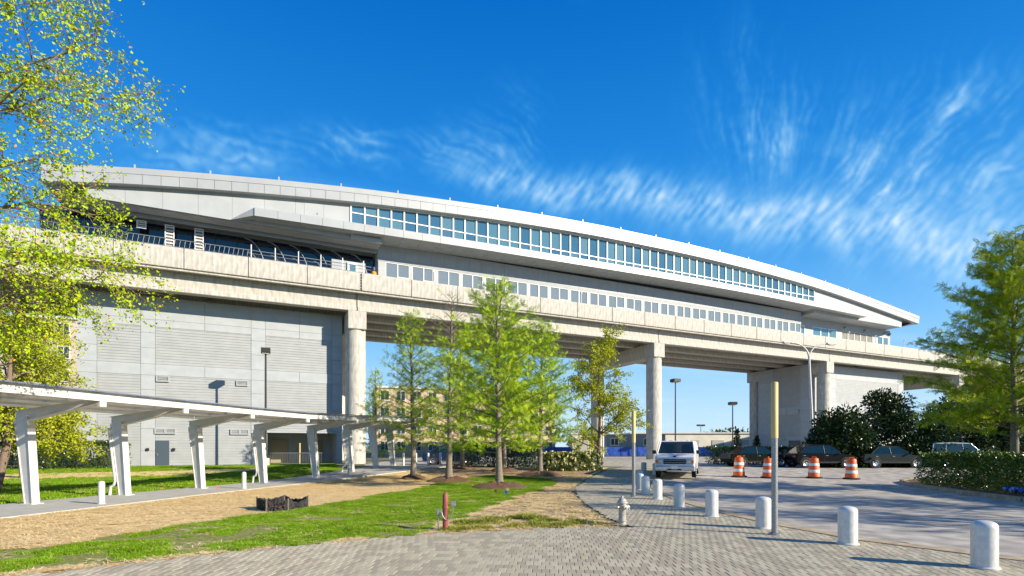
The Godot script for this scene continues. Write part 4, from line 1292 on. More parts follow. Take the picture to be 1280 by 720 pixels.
# clipped hedge along a polyline
func hedge(called: String, label: String, line: PackedVector2Array, half: float, hgt: float, per_m: int, size: float, ca: Color, cb: Color, m: Material, sd: int, flowers := 0, fcol := Color.WHITE):
	var r := RandomNumberGenerator.new(); r.seed = sd
	var at := ground(line[0].x, line[0].y)
	var root := thing(called, label, "hedge", at)
	var f := noise(0.9, sd, 3)
	var wood := MB.new()
	var xf := []; var cols := PackedColorArray(); var fx := []; var fc := PackedColorArray()
	for i in line.size() - 1:
		var a := line[i]; var b := line[i + 1]
		var dir := (b - a).normalized(); var nrm := Vector2(-dir.y, dir.x); var L := a.distance_to(b)
		var k := 0.2
		while k < L:
			var q := a + dir * k + nrm * r.randf_range(-0.5, 0.5) * half
			var g := ground(q.x, q.y, -0.05) - at
			for z in 3:
				wood.tube(PackedVector3Array([g, g + Vector3(r.randf_range(-0.3, 0.3), hgt * 0.85, r.randf_range(-0.3, 0.3))]), PackedFloat32Array([0.02, 0.006]), 4, false)
			k += 0.45
		for n in int(L * per_m):
			var s := r.randf() * L
			# nearer the shell than the middle
			var u := r.randf_range(-1, 1); var v := r.randf()
			if r.randf() < 0.72:
				if r.randf() < 0.45: v = 1.0 - 0.14 * r.randf()
				else: u = (1.0 - 0.16 * r.randf()) * (1.0 if r.randf() < 0.5 else -1.0)
			if v > 0.8: u *= 0.93
			var q := a + dir * s + nrm * u * half
			var bump := 1.0 + 0.13 * f.get_noise_2d(q.x * 1.6, q.y * 1.6 + v * 3.0)
			q = a + dir * s + nrm * u * half * bump
			var p := ground(q.x, q.y, 0.06 + v * (hgt - 0.06) * (1.0 + 0.12 * f.get_noise_2d(q.x * 2.0, q.y * 2.0))) - at
			var d := Vector3(nrm.x * u, v * 1.2 - 0.3, -nrm.y * u) + wob(r, 0.8)
			xf.append(Transform3D(aim(d, r.randf() * TAU, size * r.randf_range(0.7, 1.25)), p))
			cols.append(ca.lerp(cb, r.randf()))
			if flowers > 0 and r.randi() % flowers == 0 and (v > 0.5 or absf(u) > 0.8):
				fx.append(Transform3D(aim(Vector3.UP + wob(r, 0.6), r.randf() * TAU, size * 0.9), p + d.normalized() * 0.05))
				fc.append(fcol * r.randf_range(0.8, 1.0))
	part(root, "stems", wood, M.bark)
	cloud_of(root, "foliage", LEAF_WIDE, m, xf, cols)
	if fx: cloud_of(root, "blossom", flower_mesh(), M.leaf, fx, fc)
func build_trees():
	SPRAY = spray_mesh(); LEAF = leaf_mesh(0.32); LEAF_WIDE = leaf_mesh(0.26)
	var g1 := Color(0.21, 0.40, 0.010); var g2 := Color(0.46, 0.56, 0.028)
	var T := [
		[101, 8.7, 2.7, 0.64, 1.1, -5.15, 28.1, "slim cypress nearest the end of the canopy walk"],
		[102, 9.5, 2.7, 0.6, 0.72, -3.15, 26.75, "tall cypress with a bare leafless top on a broad mulch mound"],
		[103, 8.7, 3.6, 0.82, 1.1, -0.54, 22.8, "fullest bright green cypress standing behind the red post"],
		[104, 8.6, 3.2, 0.82, 1.1, 1.58, 30.3, "green cypress just in front of the flowering hedge"],
		[105, 8.9, 2.4, 0.55, 1.1, -3.2, 34.6, "thin cypress in the back row beside the dark hedge"],
		[106, 8.3, 3.2, 0.8, 1.1, -0.49, 32.7, "cypress hidden behind the fullest cypress, before the dark hedge"],
		[107, 6.6, 1.6, 0.65, 1.1, -9.3, 36.5, "small wispy cypress in front of the first guideway column"]]
	for q in T:
		var c := cypress(q[0], q[1], q[2], q[3], q[4], g1, g2, 0.17 if q[1] > 7 else 0.1)
		place(c, "cypress_tree", q[7], "tree", ground(q[5], q[6]), 0.0, "young cypress trees on the lawn")
	for q in [[-5.15, 28.1, 0.75, "thin brown mulch ring under the slim cypress by the canopy walk"], [-3.15, 26.75, 1.25, "broad raised brown mulch mound under the cypress with the bare top"], [-0.54, 22.8, 1.35, "brown mulch mound under the fullest cypress behind the red post"], [1.58, 30.3, 1.35, "brown mulch mound under the cypress before the flowering hedge"], [-3.2, 34.6, 0.8, "mulch ring under the thin cypress by the dark hedge"], [-0.49, 32.7, 0.9, "mulch ring under the cypress behind the fullest cypress"]]:
		mulch_ring(q[0], q[1], q[2], q[3])
	# cypress on the planted island, and its neighbours along the drive whose shade crosses the road
	var y1 := Color(0.16, 0.30, 0.014); var y2 := Color(0.48, 0.52, 0.03)
	place(cypress(111, 9.6, 4.3, 1.0, 1.1, y1, y2, 0.22, 0.28), "cypress_tree", "large spreading cypress rising behind the clipped hedge of the island", "tree", ground(19.05, 20.3), 0.0)
	place(cypress(112, 9.0, 3.4, 0.5, 1.1, y1, y2, 0.2, 0.36), "cypress_tree", "spreading cypress next along the planted island from the clipped hedge tree", "tree", ground(20.6, 12.6), 0.0, "cypress trees further along the drive island")
	place(cypress(113, 8.2, 2.8, 0.45, 1.1, y1, y2, 0.2, 0.36), "cypress_tree", "smaller spreading cypress at the near end of the planted island", "tree", ground(19.6, 7.9), 0.0, "cypress trees further along the drive island")
	# near birch reaching in over the walk
	var tk := PackedVector3Array([Vector3(0, -0.1, 0), Vector3(0.1, 1.6, 0), Vector3(0.0, 3.2, 0.1), Vector3(0.15, 4.8, 0), Vector3(0.1, 6.4, -0.1), Vector3(0.2, 8.0, 0), Vector3(0.3, 9.6, 0)])
	var tr := PackedFloat32Array([0.19, 0.16, 0.14, 0.12, 0.095, 0.06, 0.03])
	var bl := [[2, Vector3(3.7, 5.2, 0.2), 0.1, 1.0], [2, Vector3(3.5, 4.6, 1.0), 0.2, 1.0], [3, Vector3(3.7, 5.5, -0.6), 0.5, 1.05], [3, Vector3(2.6, 6.3, 0.5), 0.5, 1.0], [4, Vector3(2.6, 7.5, -0.2), 0.3, 1.0], [4, Vector3(3.5, 9.0, 0.4), 0.4, 1.1], [5, Vector3(3.8, 10.0, -0.4), 0.3, 1.1], [5, Vector3(3.0, 10.4, 0.8), 0.3, 1.1],
		[6, Vector3(2.6, 11.0, -0.6), 0.2, 1.1], [4, Vector3(2.7, 7.0, -1.6), 0.4, 1.0], [5, Vector3(3.3, 9.6, -1.5), 0.3, 1.1], [3, Vector3(3.0, 5.5, -1.5), 0.3, 1.0], [4, Vector3(-3.0, 8.0, 0.8), 0.3, 1.1], [5, Vector3(-2.4, 9.8, -1.0), 0.3, 1.1], [3, Vector3(-2.8, 6.2, -1.0), 0.3, 1.1], [4, Vector3(0.8, 8.6, 3.0), 0.3, 1.1], [5, Vector3(0.6, 10.6, -2.6), 0.3, 1.1]]
	place(limb_tree(121, tk, tr, bl, M.bark_birch, LEAF, 0.070, 4, Color(0.22, 0.38, 0.010), Color(0.46, 0.56, 0.025), Color(0.62, 0.30, 0.02), 0.72), "birch_tree", "birch with loose yellow green spring leaves reaching over the walk", "tree", ground(-12.35, 10.6))
	var tk2 := PackedVector3Array([Vector3(0, -0.1, 0), Vector3(0.25, 0.9, 0), Vector3(0.45, 1.9, 0), Vector3(0.5, 3.0, 0.1), Vector3(0.55, 4.3, 0), Vector3(0.6, 5.6, 0), Vector3(0.6, 6.6, 0)])
	var tr2 := PackedFloat32Array([0.15, 0.13, 0.11, 0.09, 0.075, 0.05, 0.02])
	var b2 := []
	var r2 := RandomNumberGenerator.new(); r2.seed = 31
	for i in 17:
		var a := i * 2.4; var k := 2 + i % 5
		var ex := r2.randf_range(1.5, 2.7) * (1.0 - 0.07 * k)
		b2.append([k, tk2[k] + Vector3(cos(a) * ex, r2.randf_range(0.1, 0.9), sin(a) * ex), 0.25, 0.95])
	place(limb_tree(122, tk2, tr2, b2, M.bark_birch, LEAF, 0.095, 4, Color(0.26, 0.33, 0.02), Color(0.46, 0.48, 0.035), Color(0, 0, 0, 0), 0.9), "birch_tree", "leafy birch with peeling pinkish trunk at the lawn edge behind the canopy", "tree", ground(-19.3, 20.0))
	place(limb_tree(123, tk2, tr2, b2, M.bark_birch, LEAF, 0.12, 4, Color(0.20, 0.28, 0.018), Color(0.40, 0.44, 0.035), Color(0, 0, 0, 0), 1.0), "birch_tree", "dense yellow green birch near the double doors of the utility building", "tree", ground(-29.6, 31.0), 1.3, "", 1.15)
	# maple in young leaf in front of the second pier
	var tk3 := PackedVector3Array([Vector3(0, -0.1, 0), Vector3(0, 1.2, 0), Vector3(0.05, 2.4, 0), Vector3(0.1, 3.8, 0), Vector3(0.05, 5.4, 0.05), Vector3(0, 7.0, 0), Vector3(0, 8.6, 0)])
	var b3 := []
	for i in 22:
		var a := i * 2.4; var k := 1 + (i * 5) / 22 + (1 if i % 3 == 0 else 0)
		var ex := r2.randf_range(2.3, 3.9) * (1.15 - 0.14 * k)
		b3.append([k, tk3[k] + Vector3(cos(a) * ex, r2.randf_range(1.0, 2.0), sin(a) * ex), -0.15, 0.9])
	place(limb_tree(124, tk3, PackedFloat32Array([0.17, 0.14, 0.12, 0.10, 0.08, 0.05, 0.02]), b3, M.bark, LEAF, 0.14, 2, Color(0.27, 0.35, 0.018), Color(0.48, 0.48, 0.03), Color(0.5, 0.33, 0.02), 0.8), "maple_tree", "young maple with yellow green new leaves before the second guideway pier", "tree", ground(6.9, 42.7))
	# dark magnolias beyond the drive
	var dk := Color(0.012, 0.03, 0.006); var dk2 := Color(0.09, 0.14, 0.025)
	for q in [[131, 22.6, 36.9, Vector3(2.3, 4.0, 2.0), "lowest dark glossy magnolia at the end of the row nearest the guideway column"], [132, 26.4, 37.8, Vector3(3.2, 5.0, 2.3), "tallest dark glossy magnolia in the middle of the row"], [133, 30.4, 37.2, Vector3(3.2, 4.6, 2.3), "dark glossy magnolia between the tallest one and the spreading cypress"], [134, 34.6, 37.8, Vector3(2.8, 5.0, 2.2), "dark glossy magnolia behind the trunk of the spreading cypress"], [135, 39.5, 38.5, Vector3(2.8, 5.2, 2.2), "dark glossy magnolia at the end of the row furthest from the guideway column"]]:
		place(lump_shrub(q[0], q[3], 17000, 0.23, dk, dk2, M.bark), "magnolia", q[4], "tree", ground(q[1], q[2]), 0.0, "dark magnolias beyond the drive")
	# bare purple shrub
	var ps := Node3D.new(); var pm := MB.new(); var ptips := []
	var r3 := RandomNumberGenerator.new(); r3.seed = 7
	for i in 9: grow(pm, ptips, Vector3(0, -0.05, 0), Vector3(r3.randf_range(-0.6, 0.6), 1, r3.randf_range(-0.6, 0.6)).normalized(), 1.5, 0.025, 1, r3, 0.5, -0.02)
	part(ps, "twigs", pm, M.brown_rust)
	leaves(ps, LEAF, M.leaf, ptips, 1, 0.05, 0.05, r3, Color(0.22, 0.07, 0.14), Color(0.30, 0.12, 0.18), 0.8)
	place(ps, "bare_shrub", "twiggy purple shrub at the foot of the third guideway column", "shrub", ground(24.6, 42.5), 0.0, "", 1.25)
	# hedges
	hedge("clipped_hedge", "dark green clipped hedge on the kerbed island", PackedVector2Array([Vector2(19.2, 23.8), Vector2(18.9, 20.6), Vector2(18.6, 17.6), Vector2(19.0, 14.2), Vector2(20.2, 10.5)]), 1.25, 1.45, 4600, 0.09, Color(0.03, 0.075, 0.008), Color(0.16, 0.24, 0.025), M.leaf_gloss, 141)
	hedge("flowering_hedge", "low hedge with cream blossom at the end of the lawn trees", PackedVector2Array([Vector2(2.0, 33.2), Vector2(3.6, 33.4), Vector2(5.4, 34.0)]), 0.8, 1.05, 2600, 0.11, Color(0.03, 0.07, 0.01), Color(0.16, 0.22, 0.03), M.leaf_gloss, 142, 18, Color(0.75, 0.68, 0.35))
	hedge("dark_hedge", "dark evergreen hedge behind the lawn cypresses", PackedVector2Array([Vector2(-4.2, 37.6), Vector2(-1.0, 36.9), Vector2(1.9, 35.6)]), 0.9, 1.5, 2000, 0.12, Color(0.008, 0.025, 0.005), Color(0.04, 0.08, 0.012), M.leaf_gloss, 143)
	hedge("long_hedge", "long low dark hedge running behind the passing cars", PackedVector2Array([Vector2(15.5, 42.0), Vector2(19.0, 42.0), Vector2(24.0, 41.4), Vector2(32.0, 41.0)]), 1.0, 1.3, 1300, 0.14, Color(0.02, 0.05, 0.008), Color(0.08, 0.14, 0.02), M.leaf_gloss, 144)
	hedge("dark_hedge", "dark clipped shrubs at the foot of the birches beyond the canopy", PackedVector2Array([Vector2(-33.0, 34.2), Vector2(-29.0, 34.6), Vector2(-25.6, 35.4)]), 1.0, 1.7, 1100, 0.14, Color(0.015, 0.035, 0.006), Color(0.07, 0.11, 0.015), M.leaf_gloss, 145)
	for q in [[30.2, 72.0, 4.0, "small dark conifer beside the blue tarpaulin fence"], [33.8, 74.0, 3.0, "smaller dark conifer beyond the thin black lamp post"]]:
		place(lump_shrub(int(q[0]), Vector3(0.9, q[2], 0.9), 1500, 0.22, dk, Color(0.03, 0.05, 0.012), M.bark, 0.9), "conifer", q[3], "tree", ground(q[0], q[1]))
	# flowers on the island
	var fx := []; var fc := PackedColorArray(); var lx := []; var lc := PackedColorArray()
	rng.seed = 150
	for i in 420:
		var p := ground(16.95 + rng.randf_range(-0.35, 0.45), rng.randf_range(14.5, 18.2), 0.17)
		lx.append(Transform3D(aim(Vector3.UP + wob(rng, 0.8), rng.randf() * TAU, 0.09), p + Vector3(0, rng.randf() * 0.1, 0)))
		lc.append(Color(0.03, 0.08, 0.012))
		if i % 3 == 0:
			fx.append(Transform3D(aim(Vector3.UP + wob(rng, 0.5), rng.randf() * TAU, 0.06), p + Vector3(0, 0.12 + rng.randf() * 0.06, 0)))
			fc.append(Color(0.05, 0.10, 0.62).lerp(Color(0.35, 0.40, 0.8), rng.randf()))
	var fl := thing("flower_bed", "patch of blue flowers at the foot of the clipped hedge", "flowers")
	cloud_of(fl, "leaves", LEAF_WIDE, M.leaf_gloss, lx, lc).set_meta("kind", "stuff")
	cloud_of(fl, "blossom", flower_mesh(), M.leaf, fx, fc).set_meta("kind", "stuff")
func build_island():
	var edge := [[21.6, 27.4], [20.2, 27.0], [18.9, 26.0], [18.0, 24.2], [17.3, 22.2], [16.7, 20.4], [16.3, 18.6], [16.05, 16.8], [16.2, 14.6], [16.8, 12.2], [17.8, 9.8], [19.2, 7.2], [21.0, 5.2]]
	var soil := PackedVector2Array()
	for q in edge: soil.append(Vector2(q[0], q[1]))
	soil.append(Vector2(24.0, 5.0)); soil.append(Vector2(24.0, 27.0))
	struct("planting_bed", sheet(soil, 0.13), M.mulch)
	var k := struct_group("kerb")
	for i in edge.size() - 1:
		var a := Vector2(edge[i][0], edge[i][1]); var b := Vector2(edge[i + 1][0], edge[i + 1][1])
		for s in 2:
			var p := a.lerp(b, s * 0.5 + 0.008); var q := a.lerp(b, s * 0.5 + 0.492)
			var d := (q - p).normalized(); var m := MB.new()
			var c := (p + q) / 2
			m.bevel(ground(c.x, c.y, 0.075), Vector3(0.18, 0.17, p.distance_to(q)), 0.015, Basis(Vector3(d.y, 0, d.x), Vector3.UP, Vector3(-d.x, 0, d.y)))
			part(k, "kerb_stone", m, M.kerb)

# ------------------------------------------------------------------ street furniture
func bollard(x: float, Z: float, label: String, blue := false):
	var t := thing("bollard", label, "bollard", ground(x, Z, 0.028), 0.0, "stout silver bollards along the paving edge")
	var m := MB.new()
	m.lathe([Vector2(0.152, 0.02), Vector2(0.152, 0.575), Vector2(0.149, 0.60), Vector2(0.135, 0.625), Vector2(0.10, 0.648), Vector2(0.05, 0.66), Vector2(0.0, 0.663)], 32)
	part(t, "sleeve", m, M.silver_blue if blue else M.silver_paint)
	var b := MB.new()
	b.lathe([Vector2(0.175, 0.0), Vector2(0.178, 0.015), Vector2(0.165, 0.028), Vector2(0.150, 0.032)], 32)
	part(t, "base_ring", b, M.silver_paint)
func slim_bollard(x: float, Z: float, label: String, h := 0.68):
	var t := thing("slim_bollard", label, "bollard", ground(x, Z, 0.05), 0.0, "slim white bollards along the walk")
	var m := MB.new()
	m.lathe([Vector2(0.085, 0.0), Vector2(0.085, h - 0.07), Vector2(0.075, h - 0.03), Vector2(0.045, h - 0.006), Vector2(0, h)], 20)
	part(t, "shaft", m, M.steel_white)
	var c := MB.new(); c.lathe([Vector2(0.0, 0.0), Vector2(0.11, 0.0), Vector2(0.11, 0.015), Vector2(0.085, 0.02)], 20)
	part(t, "base_ring", c, M.steel_white)
func barrel(x: float, Z: float, label: String, turn: float):
	var t := thing("traffic_barrel", label, "traffic barrel", ground(x, Z, 0.012), turn, "orange traffic barrels on the drive")
	t.rotation.z = 0.018 * sin(turn * 3.0)
	var b := MB.new(); b.lathe([Vector2(0.0, 0.0), Vector2(0.40, 0.0), Vector2(0.41, 0.03), Vector2(0.37, 0.07), Vector2(0.30, 0.08)], 20)
	part(t, "rubber_base", b, M.rubber)
	var lv := [0.06, 0.30, 0.46, 0.66, 0.80, 1.06]
	for k in 5:
		var r0 := 0.305 - 0.035 * k * 0.5; var m := MB.new()
		m.lathe([Vector2(r0, lv[k]), Vector2(r0 - 0.012, lv[k + 1] - 0.015), Vector2(r0 - 0.028, lv[k + 1])] if k < 4 else [Vector2(r0, lv[4]), Vector2(r0 - 0.02, 1.02), Vector2(r0 - 0.05, 1.06), Vector2(0, 1.065)], 24)
		part(t, "reflective_band" if k & 1 else "drum_section", m, M.reflective if k & 1 else M.orange)
	var h := MB.new()
	h.tube(PackedVector3Array([Vector3(-0.12, 1.05, 0), Vector3(-0.1, 1.13, 0), Vector3(0.1, 1.13, 0), Vector3(0.12, 1.05, 0)]), PackedFloat32Array([0.022, 0.022, 0.022, 0.022]), 8)
	part(t, "handle", h, M.orange)
func tall_post(x: float, Z: float, label: String):
	var t := thing("tall_post", label, "post", ground(x, Z, 0.028), 0.0, "tall two-tone posts on the paving")
	var m := MB.new(); m.lathe([Vector2(0.058, 0.0), Vector2(0.058, 1.87)], 24)
	part(t, "steel_shaft", m, M.galv)
	var u := MB.new(); u.lathe([Vector2(0.064, 1.86), Vector2(0.064, 2.93), Vector2(0.05, 2.945), Vector2(0, 2.95)], 24)
	part(t, "yellow_sleeve", u, M.post_yellow)
	var b := MB.new(); b.lathe([Vector2(0.0, 0.0), Vector2(0.11, 0.0), Vector2(0.11, 0.02), Vector2(0.075, 0.035), Vector2(0.06, 0.05)], 24)
	part(t, "base_flange", b, M.galv)
	for k in 4:
		var c := MB.new(); c.lathe([Vector2(0.014, 0.02), Vector2(0.014, 0.04), Vector2(0, 0.042)], 6, Vector3(cos(k * PI / 2 + 0.7) * 0.088, 0, sin(k * PI / 2 + 0.7) * 0.088))
		part(t, "bolt", c, M.galv)
func hydrant():
	var t := thing("fire_hydrant", "silver fire hydrant at the corner of the planting bed", "hydrant", ground(2.44, 11.86, 0.0), 0.35)
	var m := MB.new()
	m.lathe([Vector2(0.12, 0.0), Vector2(0.12, 0.025), Vector2(0.085, 0.035), Vector2(0.08, 0.09), Vector2(0.08, 0.36), Vector2(0.09, 0.38), Vector2(0.09, 0.46), Vector2(0.082, 0.48)], 24)
	part(t, "barrel", m, M.hydrant)
	var f := MB.new(); f.lathe([Vector2(0.08, 0.085), Vector2(0.108, 0.088), Vector2(0.108, 0.11), Vector2(0.08, 0.113)], 24)
	part(t, "flange", f, M.hydrant)
	var c := MB.new(); c.lathe([Vector2(0.12, 0.475), Vector2(0.125, 0.485), Vector2(0.12, 0.505), Vector2(0.10, 0.515), Vector2(0.088, 0.55), Vector2(0.06, 0.585), Vector2(0.03, 0.602), Vector2(0.022, 0.61), Vector2(0.022, 0.645), Vector2(0.0, 0.648)], 24)
	part(t, "bonnet", c, M.hydrant)
	for s in [[Vector3(1, 0, 0), 0.055, 0.155], [Vector3(-1, 0, 0), 0.04, 0.135], [Vector3(0, 0, 1), 0.055, 0.155]]:
		var n := MB.new(); var d: Vector3 = s[0]
		var sx := Vector3(d.z, 0, -d.x)
		var bs := Basis(sx, d, sx.cross(d))
		n.lathe([Vector2(s[1] * 0.8, 0.06), Vector2(s[1] * 0.8, s[2] - 0.045), Vector2(s[1], s[2] - 0.04), Vector2(s[1], s[2]), Vector2(s[1] * 0.45, s[2] + 0.006), Vector2(s[1] * 0.3, s[2] + 0.035), Vector2(0, s[2] + 0.036)], 16, Vector3(0, 0.39, 0), bs)
		part(t, "outlet_cap", n, M.hydrant)
	var ch := MB.new(); ch.tube(PackedVector3Array([Vector3(0.15, 0.38, 0.03), Vector3(0.16, 0.28, 0.05), Vector3(0.12, 0.22, 0.07), Vector3(0.08, 0.30, 0.05)]), PackedFloat32Array([0.006, 0.006, 0.006, 0.006]), 5)
	part(t, "chain", ch, M.galv)
func red_post():
	var t := thing("red_post", "faded red post with electrical boxes and a looped cable at the paving edge", "post", ground(-1.36, 10.95), 0.1)
	var m := MB.new(); m.lathe([Vector2(0.056, -0.05), Vector2(0.056, 0.50), Vector2(0.059, 0.505), Vector2(0.059, 0.70), Vector2(0.048, 0.76), Vector2(0.025, 0.79), Vector2(0, 0.795)], 16)
	part(t, "shaft", m, M.red_paint)
	var n := MB.new(); n.lathe([Vector2(0.058, 0.475), Vector2(0.07, 0.48), Vector2(0.07, 0.52), Vector2(0.058, 0.525)], 16)
	part(t, "collar", n, M.red_paint)
	for q in [[Vector3(-0.13, 0.40, 0.02), Vector3(0.10, 0.11, 0.07)], [Vector3(0.16, 0.56, 0.02), Vector3(0.10, 0.11, 0.07)]]:
		var b := MB.new(); b.bevel(q[0], q[1], 0.008)
		part(t, "junction_box", b, M.galv)
	var c := MB.new(); c.tube(PackedVector3Array([Vector3(-0.14, 0.0, 0.02), Vector3(-0.14, 0.35, 0.02)]), PackedFloat32Array([0.018, 0.018]), 8)
	part(t, "conduit", c, M.galv)
	var pts := PackedVector3Array(); var rd := PackedFloat32Array()
	for k in 9:
		var a := PI * k / 8.0
		pts.append(Vector3(0.035 - cos(a) * 0.12, 0.50 - 0.26 * sin(a) * (1.0 if k < 7 else 0.8) - (0.10 if k == 0 else 0.0), 0.075)); rd.append(0.012)
	var cb := MB.new(); cb.tube(pts, rd, 6)
	part(t, "cable", cb, M.galv)
func silt_fence():
	var t := thing("silt_fence", "wrinkled black fabric silt barrier staked round a drain in the straw", "barrier", ground(-6.45, 14.7))
	t.scale = Vector3(0.8, 0.86, 0.8)
	var cs := [Vector2(-0.66, -0.1), Vector2(0.62, 0.85), Vector2(0.72, -0.75), Vector2(0.35, -0.95), Vector2(-0.45, -0.6)]
	var ring := [Vector2(-0.72, 0.08), Vector2(0.02, -0.82), Vector2(0.62, -0.55), Vector2(0.86, 0.55), Vector2(-0.05, 0.75)]
	var f := noise(3.2, 88, 3)
	for i in ring.size():
		var a: Vector2 = ring[i]; var b: Vector2 = ring[(i + 1) % ring.size()]
		var m := MB.new(); var nx := 22; var ny := 7
		var nn := Vector2(-(b - a).y, (b - a).x).normalized()
		var P := func(u: float, v: float):
			var q := a.lerp(b, u)
			var fold := f.get_noise_2d(u * 5.0 + i * 7.0, v * 0.6) * 0.13 * sin(PI * u) + f.get_noise_2d(u * 14.0, v * 2.0 + i) * 0.03
			q += nn * fold
			var top := 0.43 - 0.10 * sin(PI * u) * (0.5 + absf(sin(i * 2.3))) - 0.10 * absf(f.get_noise_1d(u * 6.0 + i))
			return Vector3(q.x, -0.03 + v * (top + 0.03), -q.y)
		for x in nx:
			for y in ny:
				m.quad(P.call(float(x) / nx, float(y) / ny), P.call(float(x + 1) / nx, float(y) / ny), P.call(float(x + 1) / nx, float(y + 1) / ny), P.call(float(x) / nx, float(y + 1) / ny))
		part(t, "fabric_panel", m, M.black_soft)
		var s := MB.new(); s.box(Vector3(a.x, 0.19, -a.y), Vector3(0.035, 0.46, 0.035))
		part(t, "stake", s, M.bark_light)
		if i in [0, 1]:
			var r := MB.new()
			for x in 10:
				var p: Vector3 = P.call(0.15 + 0.07 * x, 0.62); var q: Vector3 = P.call(0.15 + 0.07 * (x + 1), 0.62)
				r.tube(PackedVector3Array([p - Vector3(nn.x, 0, -nn.y) * 0.012, q - Vector3(nn.x, 0, -nn.y) * 0.012]), PackedFloat32Array([0.007, 0.007]), 4, false)
				r.tube(PackedVector3Array([p + Vector3(nn.x, 0, -nn.y) * 0.012, q + Vector3(nn.x, 0, -nn.y) * 0.012]), PackedFloat32Array([0.007, 0.007]), 4, false)
			part(t, "red_cord", r, M.red_paint)
func square_lamp(called: String, label: String, at: Vector3, h: float, turn: float, heads := 1, head := 0.62):
	var t := thing(called, label, "lamp post", at, turn)
	var p := MB.new(); p.tube(PackedVector3Array([Vector3(0, 0, 0), Vector3(0, h - 0.2, 0)]), PackedFloat32Array([0.085, 0.065]), 10)
	part(t, "pole", p, M.black)
	var b := MB.new(); b.lathe([Vector2(0.26, -0.2), Vector2(0.26, 0.55), Vector2(0.22, 0.58), Vector2(0.0, 0.58)], 16)
	part(t, "footing", b, M.concrete)
	for k in heads:
		var s := 0.0 if heads == 1 else (k * 2.0 - 1.0) * 0.55
		var m := MB.new(); m.bevel(Vector3(s, h, 0), Vector3(head, 0.36, head), 0.03)
		var o := part(t, "lamp_head", m, M.black)
		var l := MB.new(); l.bevel(Vector3(s, h - 0.2, 0), Vector3(head * 0.75, 0.08, head * 0.75), 0.02)
		part(o, "lens", l, M.reflective)
	if heads > 1:
		var a := MB.new(); a.box(Vector3(0, h - 0.05, 0), Vector3(1.1, 0.08, 0.08))
		part(t, "arm", a, M.black)
func cobra_lamp():
	var t := thing("street_lamp", "tall double armed silver street lamp before the third guideway column", "street lamp", ground(25.3, 45.0), 0.15)
	var p := MB.new(); p.tube(PackedVector3Array([Vector3(0, 0, 0), Vector3(-0.18, 4.5, 0), Vector3(-0.4, 9.0, 0)]), PackedFloat32Array([0.13, 0.11, 0.085]), 12)
	part(t, "pole", p, M.steel_white)
	for s in [-1.0, 1.0]:
		var pts := PackedVector3Array(); var rd := PackedFloat32Array()
		for k in 8:
			var u := k / 7.0
			pts.append(Vector3(-0.4 + s * 1.7 * u * u * (1.6 - 0.6 * u), 8.7 + 1.35 * (1.0 - pow(1.0 - u, 2.2)), 0)); rd.append(lerpf(0.075, 0.05, u))
		var m := MB.new(); m.tube(pts, rd, 8)
		var a := part(t, "arm", m, M.steel_white)
		var h := MB.new(); h.bevel(pts[7] + Vector3(s * 0.32, 0.0, 0), Vector3(0.85, 0.16, 0.3), 0.05)
		var hd := part(a, "lamp_head", h, M.steel_white)
		var l := MB.new(); l.bevel(pts[7] + Vector3(s * 0.36, -0.1, 0), Vector3(0.5, 0.06, 0.24), 0.02)
		part(hd, "lens", l, M.reflective)
	var b := MB.new(); b.lathe([Vector2(0.28, -0.2), Vector2(0.28, 0.3), Vector2(0.16, 0.42), Vector2(0.13, 0.42)], 16)
	part(t, "base", b, M.galv)
func marker_flag(x: float, Z: float, m: Material, label: String):
	var t := thing("marker_flag", label, "flag", ground(x, Z), x)
	var w := MB.new(); w.tube(PackedVector3Array([Vector3(0, -0.02, 0), Vector3(0, 0.28, 0)]), PackedFloat32Array([0.004, 0.004]), 5)
	part(t, "wire", w, M.galv)
	var f := MB.new(); f.box(Vector3(0.05, 0.23, 0), Vector3(0.1, 0.1, 0.004))
	part(t, "flag", f, m)

# ------------------------------------------------------------------ vehicles: local +z is the front, origin on the ground under the middle
func wheel(t: Node, x: float, z: float, r: float, wd: float):
	var s := signf(x)
	var ty := MB.new()
	var bs := Basis(Vector3(0, 0, -s), Vector3(s, 0, 0), Vector3(0, -1, 0))
	ty.lathe([Vector2(r * 0.62, -wd * 0.5), Vector2(r * 0.93, -wd * 0.5), Vector2(r, -wd * 0.36), Vector2(r, wd * 0.36), Vector2(r * 0.93, wd * 0.5), Vector2(r * 0.62, wd * 0.48)], 24, Vector3(x, r, z), bs)
	var wh := part(t, "wheel", ty, M.rubber)
	var rim := MB.new(); rim.lathe([Vector2(r * 0.63, wd * 0.48), Vector2(r * 0.58, wd * 0.40), Vector2(r * 0.25, wd * 0.36), Vector2(r * 0.2, wd * 0.46), Vector2(0, wd * 0.47)], 20, Vector3(x, r, z), bs)
	part(wh, "rim", rim, M.chrome)
